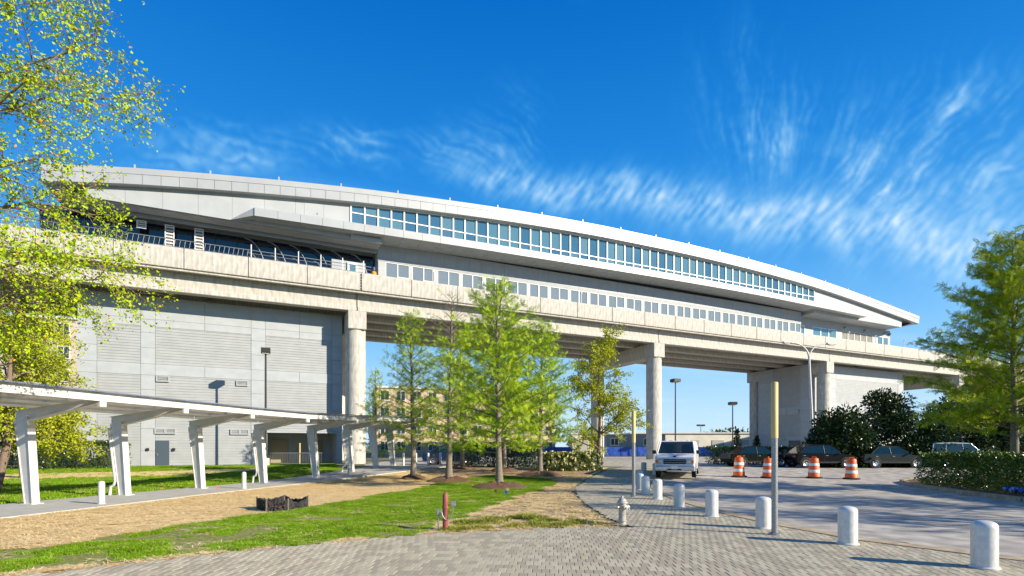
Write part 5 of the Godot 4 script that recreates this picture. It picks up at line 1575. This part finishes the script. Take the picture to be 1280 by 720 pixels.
# side profile: lower body polygon (z, y); cabin polygon; half widths
func vehicle(called: String, label: String, category: String, at: Vector3, turn: float, paint: Material, low: Array, cab: Array, hw: float, hr: float, belt: float, wheels: Array, wr: float, pillars: Array, group := "") -> Node3D:
	var t := thing(called, label, category, at, turn, group)
	var lp := PackedVector2Array()
	for q in low: lp.append(Vector2(q[0], q[1]))
	# lower body, edges rolled in: three slices across
	var m := MB.new()
	shell(m, lp, hw, 0.07)
	part(t, "body", m, paint)
	var fl := MB.new()
	fl.box(Vector3(0, belt + 0.004, (cab[0][0] + cab[3][0]) * 0.5), Vector3(hw * 1.86, 0.012, absf(cab[0][0] - cab[3][0]) * 0.96))
	part(t, "cabin_floor", fl, M.interior_dark)
	# roof and pillars round the panes: cab = front base, front top, rear top, rear base
	var y0: float = cab[0][1]; var y1: float = cab[1][1]
	var wb := hw - 0.05
	var P := func(z: float, y: float, s: float): return Vector3(s * lerpf(wb, hr, (y - y0) / (y1 - y0)), y, z)
	var rf := MB.new()
	var rp := PackedVector2Array([Vector2(cab[1][0] + 0.03, y1 - 0.03), Vector2(cab[1][0] - 0.10, y1 + 0.035), Vector2((cab[1][0] + cab[2][0]) / 2, y1 + 0.075), Vector2(cab[2][0] + 0.10, y1 + 0.035), Vector2(cab[2][0] - 0.03, y1 - 0.03)])
	shell(rf, rp, hr + 0.015, 0.06)
	part(t, "roof", rf, paint)
	for s in [-1.0, 1.0]:
		for q in pillars:
			var p := MB.new()
			p.tube(PackedVector3Array([P.call(q[0], y0 - 0.02, s), P.call(q[1], y1, s)]), PackedFloat32Array([q[2], q[2] * 0.85]), 6)
			part(t, "pillar", p, paint)
		for k in pillars.size() - 1:
			var a: Array = pillars[k]; var b: Array = pillars[k + 1]
			var g := MB.new()
			slab4(g, P.call(a[0], y0, s), P.call(b[0], y0, s), P.call(b[1], y1 - 0.01, s), P.call(a[1], y1 - 0.01, s), 0.012)
			part(t, "side_window", g, M.glass_car)
	var ws := MB.new()
	slab4(ws, P.call(cab[0][0], y0, -1.0), P.call(cab[0][0], y0, 1.0), P.call(cab[1][0], y1, 1.0), P.call(cab[1][0], y1, -1.0), 0.012)
	part(t, "windscreen", ws, M.glass_car)
	var rw := MB.new()
	slab4(rw, P.call(cab[3][0], y0, 1.0), P.call(cab[3][0], y0, -1.0), P.call(cab[2][0], y1, -1.0), P.call(cab[2][0], y1, 1.0), 0.012)
	part(t, "rear_window", rw, M.glass_car)
	for s in [-1.0, 1.0]:
		var st := MB.new(); st.bevel(Vector3(s * hw * 0.45, belt + 0.18, lerpf(cab[0][0], cab[3][0], 0.42)), Vector3(0.48, 0.62, 0.16), 0.06, Basis(Vector3.RIGHT, -0.2))
		part(t, "seat", st, M.black_soft)
		var mr := MB.new(); mr.bevel(Vector3(s * (hw + 0.12), y0 + 0.08, cab[0][0] - 0.15), Vector3(0.2, 0.2 if hr > 0.75 else 0.13, 0.1), 0.03)
		part(t, "mirror", mr, M.black_soft if category == "van" else paint)
		for q in pillars:
			if q == pillars[0]: continue
			var sm := MB.new(); sm.box(Vector3(s * (hw + 0.002), (belt + 0.42) * 0.5, clampf(q[0], cab[3][0] + 0.25, cab[0][0])), Vector3(0.006, belt - 0.44, 0.014))
			part(t, "door_seam", sm, M.rubber)
			var dh := MB.new(); dh.bevel(Vector3(s * (hw + 0.015), belt - 0.14, clampf(q[0], cab[3][0] + 0.25, cab[0][0]) + 0.14), Vector3(0.03, 0.035, 0.16), 0.008)
			part(t, "door_handle", dh, M.chrome)
		var sl := MB.new(); sl.box(Vector3(s * (hw - 0.01), 0.36, 0), Vector3(0.04, 0.10, absf(wheels[0] - wheels[1]) - wr * 2.3))
		part(t, "sill", sl, M.rubber)
		for z in wheels:
			wheel(t, s * (hw - 0.085), z, wr, 0.22)
			var ar := MB.new(); ar.lathe([Vector2(wr + 0.06, -0.02), Vector2(wr + 0.06, 0.004), Vector2(wr - 0.005, 0.006)], 24, Vector3(s * hw, wr + 0.01, z), Basis(Vector3(0, 0, -s), Vector3(s, 0, 0), Vector3(0, -1, 0)))
			part(t, "wheel_arch", ar, M.rubber)
	return t
func shell(m: MB, p: PackedVector2Array, hw: float, roll: float):
	# polygon in (z, y) swept across the width with softened edges
	var ctr := Vector2.ZERO
	for q in p: ctr += q
	ctr /= p.size()
	var rings := []
	for e in [[-hw, 0.93], [-hw + roll * 0.3, 0.975], [-hw + roll, 1.0], [hw - roll, 1.0], [hw - roll * 0.3, 0.975], [hw, 0.93]]:
		var r := []
		for q in p:
			var w: Vector2 = ctr + (q - ctr) * Vector2(lerpf(1.0, e[1], 0.35), e[1])
			r.append(Vector3(e[0], w.y, w.x))
		rings.append(r)
	var n := p.size()
	var ar := 0.0
	for i in n: ar += p[i].x * p[(i + 1) % n].y - p[(i + 1) % n].x * p[i].y
	for k in rings.size() - 1:
		for i in n:
			var j := (i + 1) % n
			if ar > 0: m.quad(rings[k][i], rings[k + 1][i], rings[k + 1][j], rings[k][j])
			else: m.quad(rings[k][j], rings[k + 1][j], rings[k + 1][i], rings[k][i])
	var t := Geometry2D.triangulate_polygon(p)
	for i in range(0, t.size(), 3):
		for e in [0, rings.size() - 1]:
			var a: Vector3 = rings[e][t[i]]; var b: Vector3 = rings[e][t[i + 1]]; var c: Vector3 = rings[e][t[i + 2]]
			if ((b - a).cross(c - a).x > 0) == (e > 0): m.tri(a, b, c)
			else: m.tri(a, c, b)
func build_van():
	var ax := Vector2(0.36, 0.93).normalized()                 # towards the rear, in plan (x, Z)
	var c := Vector2(8.36, 27.55) + ax * 2.55
	var at := ground(c.x, c.y, 0.012)
	var turn := atan2(-ax.x, ax.y)                             # front looks back towards the paving
	var low := [[2.52, 0.36], [2.55, 0.5], [2.52, 1.06], [2.40, 1.14], [1.86, 1.26], [-2.5, 1.26], [-2.55, 0.6], [-2.5, 0.34]]
	var cab := [[1.88, 1.25], [1.20, 1.88], [-2.36, 1.88], [-2.48, 1.25]]
	var t := vehicle("van", "white passenger van parked facing the bollards", "van", at, turn, M.van_white, low, cab, 0.99, 0.84, 1.26, [1.62, -1.75], 0.35, [[1.88, 1.20, 0.05], [0.95, 0.85, 0.05], [-0.7, -0.7, 0.06], [-2.48, -2.36, 0.06]])
	var g := MB.new(); g.bevel(Vector3(0, 0.84, 2.535), Vector3(1.12, 0.24, 0.05), 0.015)
	part(t, "grille", g, M.black_soft)
	for k in 2:
		var s := MB.new(); s.box(Vector3(0, 0.79 + k * 0.1, 2.565), Vector3(1.1, 0.02, 0.01))
		part(t, "grille_bar", s, M.galv)
	var gf := MB.new()
	for q in [[Vector3(0, 0.985, 2.545), Vector3(1.84, 0.05, 0.06)], [Vector3(0, 0.69, 2.545), Vector3(1.84, 0.06, 0.06)]]: gf.bevel(q[0], q[1], 0.015)
	part(t, "grille_surround", gf, M.chrome)
	for s in [-1.0, 1.0]:
		var h := MB.new(); h.bevel(Vector3(s * 0.70, 0.84, 2.54), Vector3(0.25, 0.19, 0.05), 0.02)
		part(t, "headlight", h, M.lamp_clear)
		var a := MB.new(); a.bevel(Vector3(s * 0.89, 0.84, 2.52), Vector3(0.11, 0.19, 0.09), 0.02)
		part(t, "indicator", a, M.amber)
	var b := MB.new(); b.bevel(Vector3(0, 0.50, 2.56), Vector3(1.98, 0.24, 0.22), 0.05)
	part(t, "bumper", b, M.chrome)
	var bg := MB.new(); bg.box(Vector3(0, 0.44, 2.673), Vector3(0.7, 0.08, 0.01))
	part(t, "bumper_slot", bg, M.black_soft)
	var e := MB.new(); e.lathe([Vector2(0, 0), Vector2(0.06, 0.0), Vector2(0.06, 0.02), Vector2(0, 0.025)], 16, Vector3(0, 1.085, 2.48), Basis(Vector3(1.4, 0, 0), Vector3(0, 0.3, 1).normalized(), Vector3(0, 0.75, -0.2)))
	part(t, "oval_emblem", e, M.black)
	var pl := MB.new(); pl.box(Vector3(0, 0.53, 2.676), Vector3(0.31, 0.155, 0.01))
	part(t, "plate", pl, M.reflective)
	for s in [-1.0, 1.0]:
		var wp := MB.new(); wp.tube(PackedVector3Array([Vector3(s * 0.15, 1.27, 1.9), Vector3(s * 0.6, 1.34, 1.82)]), PackedFloat32Array([0.012, 0.008]), 5)
		part(t, "wiper", wp, M.black)
	for k in 5:
		var rr := MB.new(); rr.box(Vector3(-0.56 + k * 0.28, 1.962, -0.58), Vector3(0.03, 0.016, 3.2))
		part(t, "roof_rib", rr, M.van_white)
func car(x: float, Z: float, turn: float, paint: Material, label: String, kind := 0):
	var at := ground(x, Z, 0.012)
	var low := [[2.05, 0.30], [2.15, 0.45], [2.10, 0.66], [1.95, 0.74], [0.95, 0.88], [-1.55, 0.92], [-2.08, 0.90], [-2.15, 0.55], [-2.08, 0.30]]
	var cab := [[1.0, 0.88], [0.30, 1.38], [-1.0, 1.38], [-1.65, 0.90]]
	var pil := [[1.0, 0.30, 0.03], [-0.3, -0.3, 0.03], [-1.65, -1.0, 0.045]]
	if kind == 1:
		low = [[2.15, 0.34], [2.25, 0.5], [2.2, 0.78], [2.05, 0.86], [1.05, 0.98], [-2.2, 1.0], [-2.26, 0.6], [-2.2, 0.34]]
		cab = [[1.1, 0.98], [0.45, 1.60], [-2.0, 1.60], [-2.2, 1.0]]
		pil = [[1.1, 0.45, 0.035], [-0.1, -0.1, 0.035], [-1.2, -1.2, 0.035], [-2.2, -2.0, 0.05]]
	if kind == 2:
		low = [[1.95, 0.30], [2.05, 0.45], [2.0, 0.70], [1.85, 0.80], [1.05, 0.93], [-1.75, 0.98], [-1.92, 0.9], [-1.98, 0.55], [-1.9, 0.30]]
		cab = [[1.1, 0.93], [0.45, 1.47], [-1.2, 1.47], [-1.82, 0.95]]
		pil = [[1.1, 0.45, 0.03], [-0.1, -0.1, 0.03], [-1.82, -1.2, 0.06]]
	var t := vehicle("car", label, "car", at, turn, paint, low, cab, 0.88, 0.72 if kind == 1 else 0.66, [0.89, 0.985, 0.94][kind], [1.32, -1.32], 0.32, pil, "cars on the drive")
	var f: float = [2.15, 2.25, 2.05][kind]
	if kind == 2: kind = 0
	for s in [-1.0, 1.0]:
		var h := MB.new(); h.bevel(Vector3(s * 0.62, 0.64 + kind * 0.08, f - 0.05), Vector3(0.36, 0.13, 0.12), 0.03)
		part(t, "headlight", h, M.lamp_clear)
		var r := MB.new(); r.bevel(Vector3(s * 0.66, 0.74 + kind * 0.08, -f + 0.05), Vector3(0.3, 0.13, 0.1), 0.03)
		part(t, "tail_light", r, M.red_paint)
	var g := MB.new(); g.bevel(Vector3(0, 0.58 + kind * 0.06, f - 0.02), Vector3(0.8, 0.12, 0.06), 0.02)
	part(t, "grille", g, M.black_soft)
	var b := MB.new(); b.bevel(Vector3(0, 0.42, f - 0.04), Vector3(1.66, 0.15, 0.14), 0.05)
	part(t, "bumper", b, paint)

# ------------------------------------------------------------------ a worker on the guideway
func capsule_d(p: Vector3, a: Vector3, b: Vector3, ra: float, rb: float) -> float:
	var ab := b - a
	var t := clampf((p - a).dot(ab) / ab.length_squared(), 0, 1)
	return p.distance_to(a + ab * t) - lerpf(ra, rb, t)
func net_body(bones: Array, cell: float, k: float) -> MB:
	var lo := Vector3.ONE * 99; var hi := -lo
	for b in bones:
		for e in 2:
			lo = lo.min(b[e] - Vector3.ONE * (b[2 + e] + cell * 2)); hi = hi.max(b[e] + Vector3.ONE * (b[2 + e] + cell * 2))
	var n := Vector3i(((hi - lo) / cell).ceil()) + Vector3i.ONE
	var F := PackedFloat32Array(); F.resize(n.x * n.y * n.z)
	for z in n.z:
		for y in n.y:
			for x in n.x:
				var p := lo + Vector3(x, y, z) * cell
				var d := 9.0
				for b in bones:
					var e := capsule_d(p, b[0], b[1], b[2], b[3])
					var h := clampf(0.5 + 0.5 * (d - e) / k, 0, 1)
					d = lerpf(d, e, h) - k * h * (1 - h)
				F[x + n.x * (y + n.y * z)] = d
	var id := {}; var P := PackedVector3Array()
	for z in n.z - 1:
		for y in n.y - 1:
			for x in n.x - 1:
				var s := Vector3.ZERO; var c := 0
				var base := x + n.x * (y + n.y * z)
				for e in [[0, 0, 0, 0], [0, 1, 0, 0], [0, 0, 1, 0], [0, 1, 1, 0], [1, 0, 0, 0], [1, 1, 0, 0], [1, 0, 0, 1], [1, 1, 0, 1], [2, 0, 0, 0], [2, 1, 0, 0], [2, 0, 1, 0], [2, 1, 1, 0]]:
					var q := [0, 0, 0]
					var ax: int = e[0]
					if ax == 0: q = [0, e[1], e[2]]
					elif ax == 1: q = [e[1], 0, e[3]]
					else: q = [e[1], e[2], 0]
					var i0: int = base + q[0] + n.x * (q[1] + n.y * q[2])
					var i1: int = i0 + [1, n.x, n.x * n.y][ax]
					if (F[i0] < 0) != (F[i1] < 0):
						var t := F[i0] / (F[i0] - F[i1])
						var v := Vector3(q[0], q[1], q[2]); v[ax] += t
						s += v; c += 1
				if c:
					id[base] = P.size()
					P.append(lo + (Vector3(x, y, z) + s / c) * cell)
	var m := MB.new()
	var st := [1, n.x, n.x * n.y]
	for key in id.keys():
		for ax in 3:
			var u: int = st[(ax + 1) % 3]; var w: int = st[(ax + 2) % 3]
			if not (id.has(key - u) and id.has(key - w) and id.has(key - u - w)): continue
			var f0 := F[key]; var f1 := F[key + st[ax]]
			if (f0 < 0) == (f1 < 0): continue
			var a := P[id[key]]; var b := P[id[key - u]]; var c := P[id[key - u - w]]; var d := P[id[key - w]]
			if f0 < 0: m.quad(a, b, c, d)
			else: m.quad(d, c, b, a)
	return m
func build_worker():
	var t := thing("person", "worker in orange vest and blue helmet standing behind the parapet", "person", W(8.55, 14.6, 44.2), TH + 0.4)
	var J := [[Vector3(-0.1, 0.06, 0), Vector3(-0.1, 0.48, 0.01), 0.055, 0.065], [Vector3(-0.1, 0.48, 0.01), Vector3(-0.09, 0.9, 0), 0.07, 0.09], [Vector3(0.1, 0.06, 0), Vector3(0.1, 0.48, 0.01), 0.055, 0.065], [Vector3(0.1, 0.48, 0.01), Vector3(0.09, 0.9, 0), 0.07, 0.09], [Vector3(-0.1, 0.05, 0), Vector3(-0.1, 0.04, 0.15), 0.05, 0.045], [Vector3(0.1, 0.05, 0), Vector3(0.1, 0.04, 0.15), 0.05, 0.045],
		[Vector3(0, 0.92, 0), Vector3(0, 1.32, 0), 0.15, 0.16], [Vector3(-0.17, 1.38, 0), Vector3(0.17, 1.38, 0), 0.075, 0.075], [Vector3(-0.2, 1.38, 0), Vector3(-0.27, 1.08, 0.05), 0.055, 0.045], [Vector3(-0.27, 1.08, 0.05), Vector3(-0.2, 1.0, 0.28), 0.042, 0.035], [Vector3(0.2, 1.38, 0), Vector3(0.27, 1.08, 0.05), 0.055, 0.045], [Vector3(0.27, 1.08, 0.05), Vector3(0.2, 1.0, 0.28), 0.042, 0.035], [Vector3(0, 1.4, 0), Vector3(0, 1.52, 0.01), 0.06, 0.055], [Vector3(0, 1.58, 0.02), Vector3(0, 1.68, 0.01), 0.085, 0.095], [Vector3(0, 1.6, 0.1), Vector3(0, 1.585, 0.125), 0.018, 0.016]]
	for s in [-1.0, 1.0]:
		for k in 4: J.append([Vector3(s * (0.17 + k * 0.02), 1.0, 0.29), Vector3(s * (0.16 + k * 0.02), 0.97, 0.36 + 0.01 * (k & 1)), 0.012, 0.009])
		J.append([Vector3(s * 0.17, 1.0, 0.27), Vector3(s * 0.12, 1.0, 0.32), 0.013, 0.01])
	part(t, "body", net_body(J, 0.028, 0.03), M.worker_dark)
	var v := MB.new(); v.lathe([Vector2(0.175, 0.95), Vector2(0.18, 1.1), Vector2(0.195, 1.3), Vector2(0.17, 1.42), Vector2(0.08, 1.47)], 18, Vector3.ZERO, Basis(Vector3(1.18, 0, 0), Vector3.UP, Vector3(0, 0, 0.95)))
	part(t, "vest", v, M.orange_vest)
	var h := MB.new(); h.lathe([Vector2(0.15, 1.68), Vector2(0.12, 1.685), Vector2(0.118, 1.72), Vector2(0.10, 1.78), Vector2(0.05, 1.815), Vector2(0, 1.82)], 18, Vector3(0, 0, 0.02))
	part(t, "helmet", h, M.helmet)
	var fc := net_body([[Vector3(0, 1.60, 0.045), Vector3(0, 1.64, 0.04), 0.082, 0.085], [Vector3(0, 1.62, 0.12), Vector3(0, 1.595, 0.137), 0.012, 0.015]], 0.02, 0.02)
	part(t, "face", fc, M.skin)

# ------------------------------------------------------------------ things far off
func far_block(called: String, label: String, a: Vector3, turn: float, w: float, d: float, h: float, wall: Material, rows: int, cols: int, ww: float, wh: float, side_cols := 0):
	var t := thing(called, label, "building", a, turn)
	var m := MB.new(); m.box(Vector3(w / 2, h / 2 - 0.5, -d / 2), Vector3(w, h + 1.0, d))
	part(t, "wall", m, wall)
	var p := MB.new(); p.box(Vector3(w / 2, h + 0.15, -d / 2), Vector3(w + 0.5, 0.3, d + 0.5))
	part(t, "parapet", p, M.frame_white)
	for r in rows:
		for c in cols:
			var x := (c + 0.5) * w / cols; var y := (r + 0.55) * h / rows
			far_window(t, Vector3(x, y, 0), 0.0, ww, wh)
		for c in side_cols:
			far_window(t, Vector3(0, (r + 0.55) * h / rows, -(c + 0.5) * d / side_cols), -PI / 2, ww, wh)
	return t
func far_window(t: Node, at: Vector3, turn: float, ww: float, wh: float):
	var f := MB.new()
	for q in [[Vector3(-ww / 2, 0, 0.03), Vector3(0.1, wh + 0.1, 0.1)], [Vector3(ww / 2, 0, 0.03), Vector3(0.1, wh + 0.1, 0.1)], [Vector3(0, wh / 2, 0.03), Vector3(ww - 0.1, 0.1, 0.1)], [Vector3(0, -wh / 2, 0.06), Vector3(ww + 0.2, 0.12, 0.18)], [Vector3(0, 0, 0.035), Vector3(0.08, wh - 0.1, 0.09)]]: f.box(q[0], q[1])
	var o := part(t, "window", f, M.frame_white, at); o.rotation.y = turn
	var g := MB.new(); g.box(Vector3(0, 0, 0.02), Vector3(ww - 0.1, wh - 0.1, 0.03))
	part(o, "pane", g, M.window_far)
func build_background():
	far_block("apartment_building", "beige apartment block with rows of windows seen under the guideway", Vector3(-24.0, 0.4, -95.0), 0.30, 34.0, 16.0, 12.0, M.beige, 4, 12, 1.5, 1.7, 0)
	far_block("apartment_building", "pinkish beige apartment block beyond the birches behind the canopy", Vector3(-78.0, 0.4, -72.0), 0.25, 22.0, 16.0, 19.5, M.beige_pale, 6, 8, 1.4, 1.7, 0)
	# site office and fences
	var t := thing("site_office", "grey blue portable site office behind the blue fence", "cabin", ground(13.9, 79.0), -0.05)
	var m := MB.new(); m.bevel(Vector3(4.3, 1.75, -1.6), Vector3(8.6, 2.7, 3.2), 0.04)
	part(t, "shell", m, M.trailer)
	var rf := MB.new(); rf.box(Vector3(4.3, 3.17, -1.6), Vector3(8.8, 0.12, 3.4)); part(t, "roof", rf, M.galv)
	var sk := MB.new(); sk.box(Vector3(4.3, 0.18, -1.6), Vector3(8.0, 0.5, 2.8)); part(t, "skirt", sk, M.black_soft)
	for x in [1.2, 6.0]: far_window(t, Vector3(x, 2.1, 0.0), 0.0, 1.1, 1.0)
	for k in 9:
		var rb := MB.new(); rb.box(Vector3(0.1 + k * 1.05, 1.75, 0.015), Vector3(0.05, 2.6, 0.04)); part(t, "rib", rb, M.galv)
	for f in [[12.6, 74.0, 9.5, 4, M.blue_tarp, "deep blue tarpaulin fence in front of the site office"], [24.6, 76.0, 13.0, 5, M.blue_light, "pale streaked blue tarpaulin fence beside the white van"], [-4.0, 80.0, 13.0, 5, M.blue_tarp, "deep blue tarpaulin fence glimpsed behind the lawn cypresses"]]:
		var o := thing("tarpaulin_fence", f[5], "fence", ground(f[0], f[1]))
		var w: float = f[2] / f[3]
		for k in f[3] + 1:
			var p := MB.new(); p.tube(PackedVector3Array([Vector3(k * w, -0.1, 0), Vector3(k * w, 1.5, 0)]), PackedFloat32Array([0.05, 0.05]), 6)
			part(o, "post", p, M.black_soft)
		var nz := noise(1.3, 160 + int(f[0]), 2)
		for k in f[3]:
			var s := MB.new()
			for i in 8:
				for j in 4:
					var q := []
					for e in [[0, 0], [1, 0], [1, 1], [0, 1]]:
						var u: float = k * w + (i + e[0]) * (w - 0.06) / 8.0 + 0.03; var v: float = 0.05 + (j + e[1]) * 1.3 / 4.0
						q.append(Vector3(u, v, 0.07 + 0.06 * nz.get_noise_2d(u * 2, v * 2)))
					s.quad(q[0], q[1], q[2], q[3])
			part(o, "tarpaulin", s, f[4])
	for w in [[24.0, 108.0, 26.0, 4.1, 10.0, "long low cream warehouse far behind the van"], [41.0, 118.0, 12.0, 4.2, 8.0, "cream shed standing beyond the end of the long warehouse"], [14.0, 125.0, 14.0, 4.4, 8.0, "cream flat roofed shed behind the site office"]]:
		var o := thing("warehouse", w[5], "building", ground(w[0], w[1]))
		var b := MB.new(); b.box(Vector3(w[2] / 2, w[3] / 2 - 0.3, -w[4] / 2), Vector3(w[2], w[3] + 0.6, w[4])); part(o, "wall", b, M.warehouse)
		var r := MB.new(); r.box(Vector3(w[2] / 2, w[3] + 0.12, -w[4] / 2), Vector3(w[2] + 0.5, 0.25, w[4] + 0.5)); part(o, "roof", r, M.frame_white)
		for k in int(w[2] / 5):
			var d := MB.new(); d.box(Vector3(2.5 + k * 5, 1.4, 0.03), Vector3(2.4, 2.8, 0.1)); part(o, "loading_door", d, M.blind)
	# wooded rise on the skyline
	rng.seed = 170
	var hx := []; var hc := PackedColorArray()
	for i in 5200:
		var x := rng.randf_range(58.0, 130.0)
		var top := 5.6 * exp(-pow((x - 78.0) / 16.0, 2)) + 2.2
		var p := Vector3(x, 0.5 + rng.randf() * top, -rng.randf_range(184.0, 200.0))
		hx.append(Transform3D(aim(wob(rng, 1.0) + Vector3.UP * 0.4, rng.randf() * TAU, rng.randf_range(0.7, 1.5)), p)); hc.append(Color(0.05, 0.11, 0.015).lerp(Color(0.20, 0.20, 0.05), rng.randf()))
	tag(cloud_of(self, "far_wood", LEAF_WIDE, M.leaf, hx, hc), "green wooded rise on the skyline beyond the warehouse", "wood", "", "stuff")
	var hm := MB.new()
	for i in 24:
		var x0 := 56.0 + i * 3.2; var x1 := x0 + 3.2
		var h0 := 4.6 * exp(-pow((x0 - 78.0) / 16.0, 2)) + 1.5; var h1 := 4.6 * exp(-pow((x1 - 78.0) / 16.0, 2)) + 1.5
		hm.quad(Vector3(x0, 0, -182), Vector3(x1, 0, -182), Vector3(x1, h1, -192), Vector3(x0, h0, -192))
		hm.quad(Vector3(x0, h0, -192), Vector3(x1, h1, -192), Vector3(x1, 0, -203), Vector3(x0, 0, -203))
	struct("hill", hm, M.ground)
	square_lamp("lamp_post", "black square headed lamp post before the utility building wall", ground(-17.6, 38.3), 8.25, 0.44)
	square_lamp("lamp_post", "tall black lamp post with one square head beside the second guideway column", ground(18.9, 62.0), 9.0, 0.3, 1, 0.9)
	square_lamp("lamp_post", "thin black lamp post with a flat head before the cream shed", ground(28.2, 68.5), 6.9, 0.0, 1, 0.9)
	square_lamp("lamp_post", "distant twin headed lamp post beyond the long warehouse", ground(46.5, 132.0), 6.8, 0.0, 2, 0.8)
	var pl := thing("concrete_planter", "round stained concrete planter on the grass behind the canopy", "planter", ground(-26.0, 28.6))
	var pm := MB.new(); pm.lathe([Vector2(0.22, -0.05), Vector2(0.26, 0.85), Vector2(0.28, 0.87), Vector2(0.28, 0.95), Vector2(0.23, 0.95), Vector2(0.22, 0.85), Vector2(0, 0.85)], 20)
	part(pl, "pot", pm, M.terracotta)

func _ready():
	# camera, air, sun
	var cam := Camera3D.new()
	cam.name = "camera"
	cam.position = Vector3(0, 1.7, 0)
	cam.set_frustum(0.10746, Vector2(0, 0.02985), 0.1, 4000.0)
	add_child(cam)
	cam.current = true
	var we := WorldEnvironment.new()
	we.name = "world_environment"
	var env := Environment.new()
	env.background_mode = Environment.BG_SKY
	var sky := Sky.new()
	var psm := PanoramaSkyMaterial.new()
	psm.panorama = ImageTexture.create_from_image(make_sky())
	psm.energy_multiplier = 0.70
	sky.sky_material = psm
	env.sky = sky
	env.tonemap_mode = Environment.TONE_MAPPER_LINEAR
	env.tonemap_exposure = 1.68
	env.sdfgi_enabled = true; env.ssao_enabled = true; env.ssil_enabled = true
	we.environment = env
	add_child(we)
	var sun := DirectionalLight3D.new()
	sun.name = "sun"
	sun.light_energy = 1.6
	sun.light_color = Color(1.0, 0.95, 0.86)
	sun.light_angular_distance = 0.5
	sun.shadow_enabled = true
	add_child(sun)
	var el := deg_to_rad(23.0)
	sun.look_at_from_position(Vector3(0.912 * cos(el), sin(el), 0.41 * cos(el)) * 100.0, Vector3.ZERO)
	materials()
	M.green_lamp = mat(Color(0.10, 0.55, 0.15), 0.3)
	M.worker_dark = mat(Color(0.02, 0.025, 0.04), 0.8); M.orange_vest = mat(Color(0.85, 0.28, 0.01), 0.7); M.helmet = mat(Color(0.03, 0.14, 0.6), 0.35); M.skin = mat(Color(0.35, 0.2, 0.13), 0.6)
	build_ground()
	build_island()
	build_guideway()
	build_station()
	build_left_block()
	build_right_block()
	build_canopy()
	print("built structure ", Time.get_ticks_msec())
	build_trees()
	scatter_grass()
	print("planted ", Time.get_ticks_msec())
	build_background()
	build_van()
	var dkg := mat(Color(0.006, 0.011, 0.007), 0.3); var blk := mat(Color(0.006, 0.006, 0.007), 0.3); var gry := mat(Color(0.022, 0.03, 0.03), 0.3); var slv := mat(Color(0.30, 0.36, 0.40), 0.25, 0.3); var nvy := mat(Color(0.012, 0.03, 0.09), 0.3)
	for m in [dkg, blk, gry, nvy]: m.metallic_specular = 0.25
	car(17.0, 37.4, PI / 2 + 0.03, dkg, "dark green saloon car at the tail of the row beside the first barrels")
	car(20.55, 35.9, PI / 2, blk, "black hatchback car behind the third traffic barrel", 2)
	car(25.1, 35.9, PI / 2, gry, "dark grey saloon car behind the fourth traffic barrel")
	car(29.9, 36.2, PI / 2, slv, "silver blue estate car passing behind the clipped hedge", 1)
	car(-4.6, 41.0, PI / 2, nvy, "navy blue saloon car parked beyond the lawn cypresses")
	var ord := ["first", "second", "third", "fourth", "fifth", "sixth", "seventh", "eighth", "ninth", "tenth", "eleventh"]
	var bp := [[8.1, 30.3], [7.6, 30.9], [6.0, 25.3], [5.13, 21.5], [4.86, 19.5], [4.75, 17.5], [4.74, 15.2], [4.88, 13.1], [5.24, 11.17], [5.85, 9.34], [6.6, 7.49]]
	for i in bp.size(): bollard(bp[i][0], bp[i][1], "stout domed silver bollard, %s along the paving edge from the white van" % ord[i], i in [1, 2, 3])
	for q in [[12.37, 29.2, 0.2], [13.68, 28.6, 1.2], [16.12, 28.6, 2.0], [17.73, 28.0, 2.9]]:
		barrel(q[0], q[1], "orange and white striped traffic barrel, %s in the row from the white van" % ord[[12.37, 13.68, 16.12, 17.73].find(q[0])], q[2])
	tall_post(5.07, 10.35, "tall grey post with yellow upper half between the ninth and tenth bollards")
	tall_post(4.17, 18.37, "tall grey post with yellow upper half on the paving near the van")
	slim_bollard(-12.1, 15.8, "slim white bollard beside the second canopy leg")
	slim_bollard(-10.95, 21.9, "slim white bollard beside the fourth canopy leg")
	slim_bollard(-9.0, 29.6, "slim white bollard beside the sixth canopy leg")
	for i in 4: slim_bollard(-7.7 + i * 0.85, 38.0 + i * 0.2, "short white bollard, %s from the canopy at the walk's end" % ord[i], 0.9)
	hydrant()
	red_post()
	silt_fence()
	cobra_lamp()
	build_worker()
	marker_flag(-0.6, 18.4, M.orange, "tiny orange marker flag in the lawn grass")
	marker_flag(-0.25, 17.9, M.helmet, "tiny blue marker flag in the lawn grass")
	marker_flag(-0.2, 19.0, M.post_yellow, "tiny yellow marker flag in the lawn grass")
	marker_flag(-10.9, 19.8, M.orange, "tiny orange marker flag at the edge of the walk")
	var vc := thing("valve_cover", "small round iron valve cover in the road beside the paving edge", "cover", ground(6.9, 9.5, 0.012))
	var vm := MB.new(); vm.lathe([Vector2(0.13, -0.01), Vector2(0.13, 0.006), Vector2(0.11, 0.008), Vector2(0.105, 0.003), Vector2(0.0, 0.004)], 20)
	part(vc, "lid", vm, M.black_soft)
	print("done ", Time.get_ticks_msec())
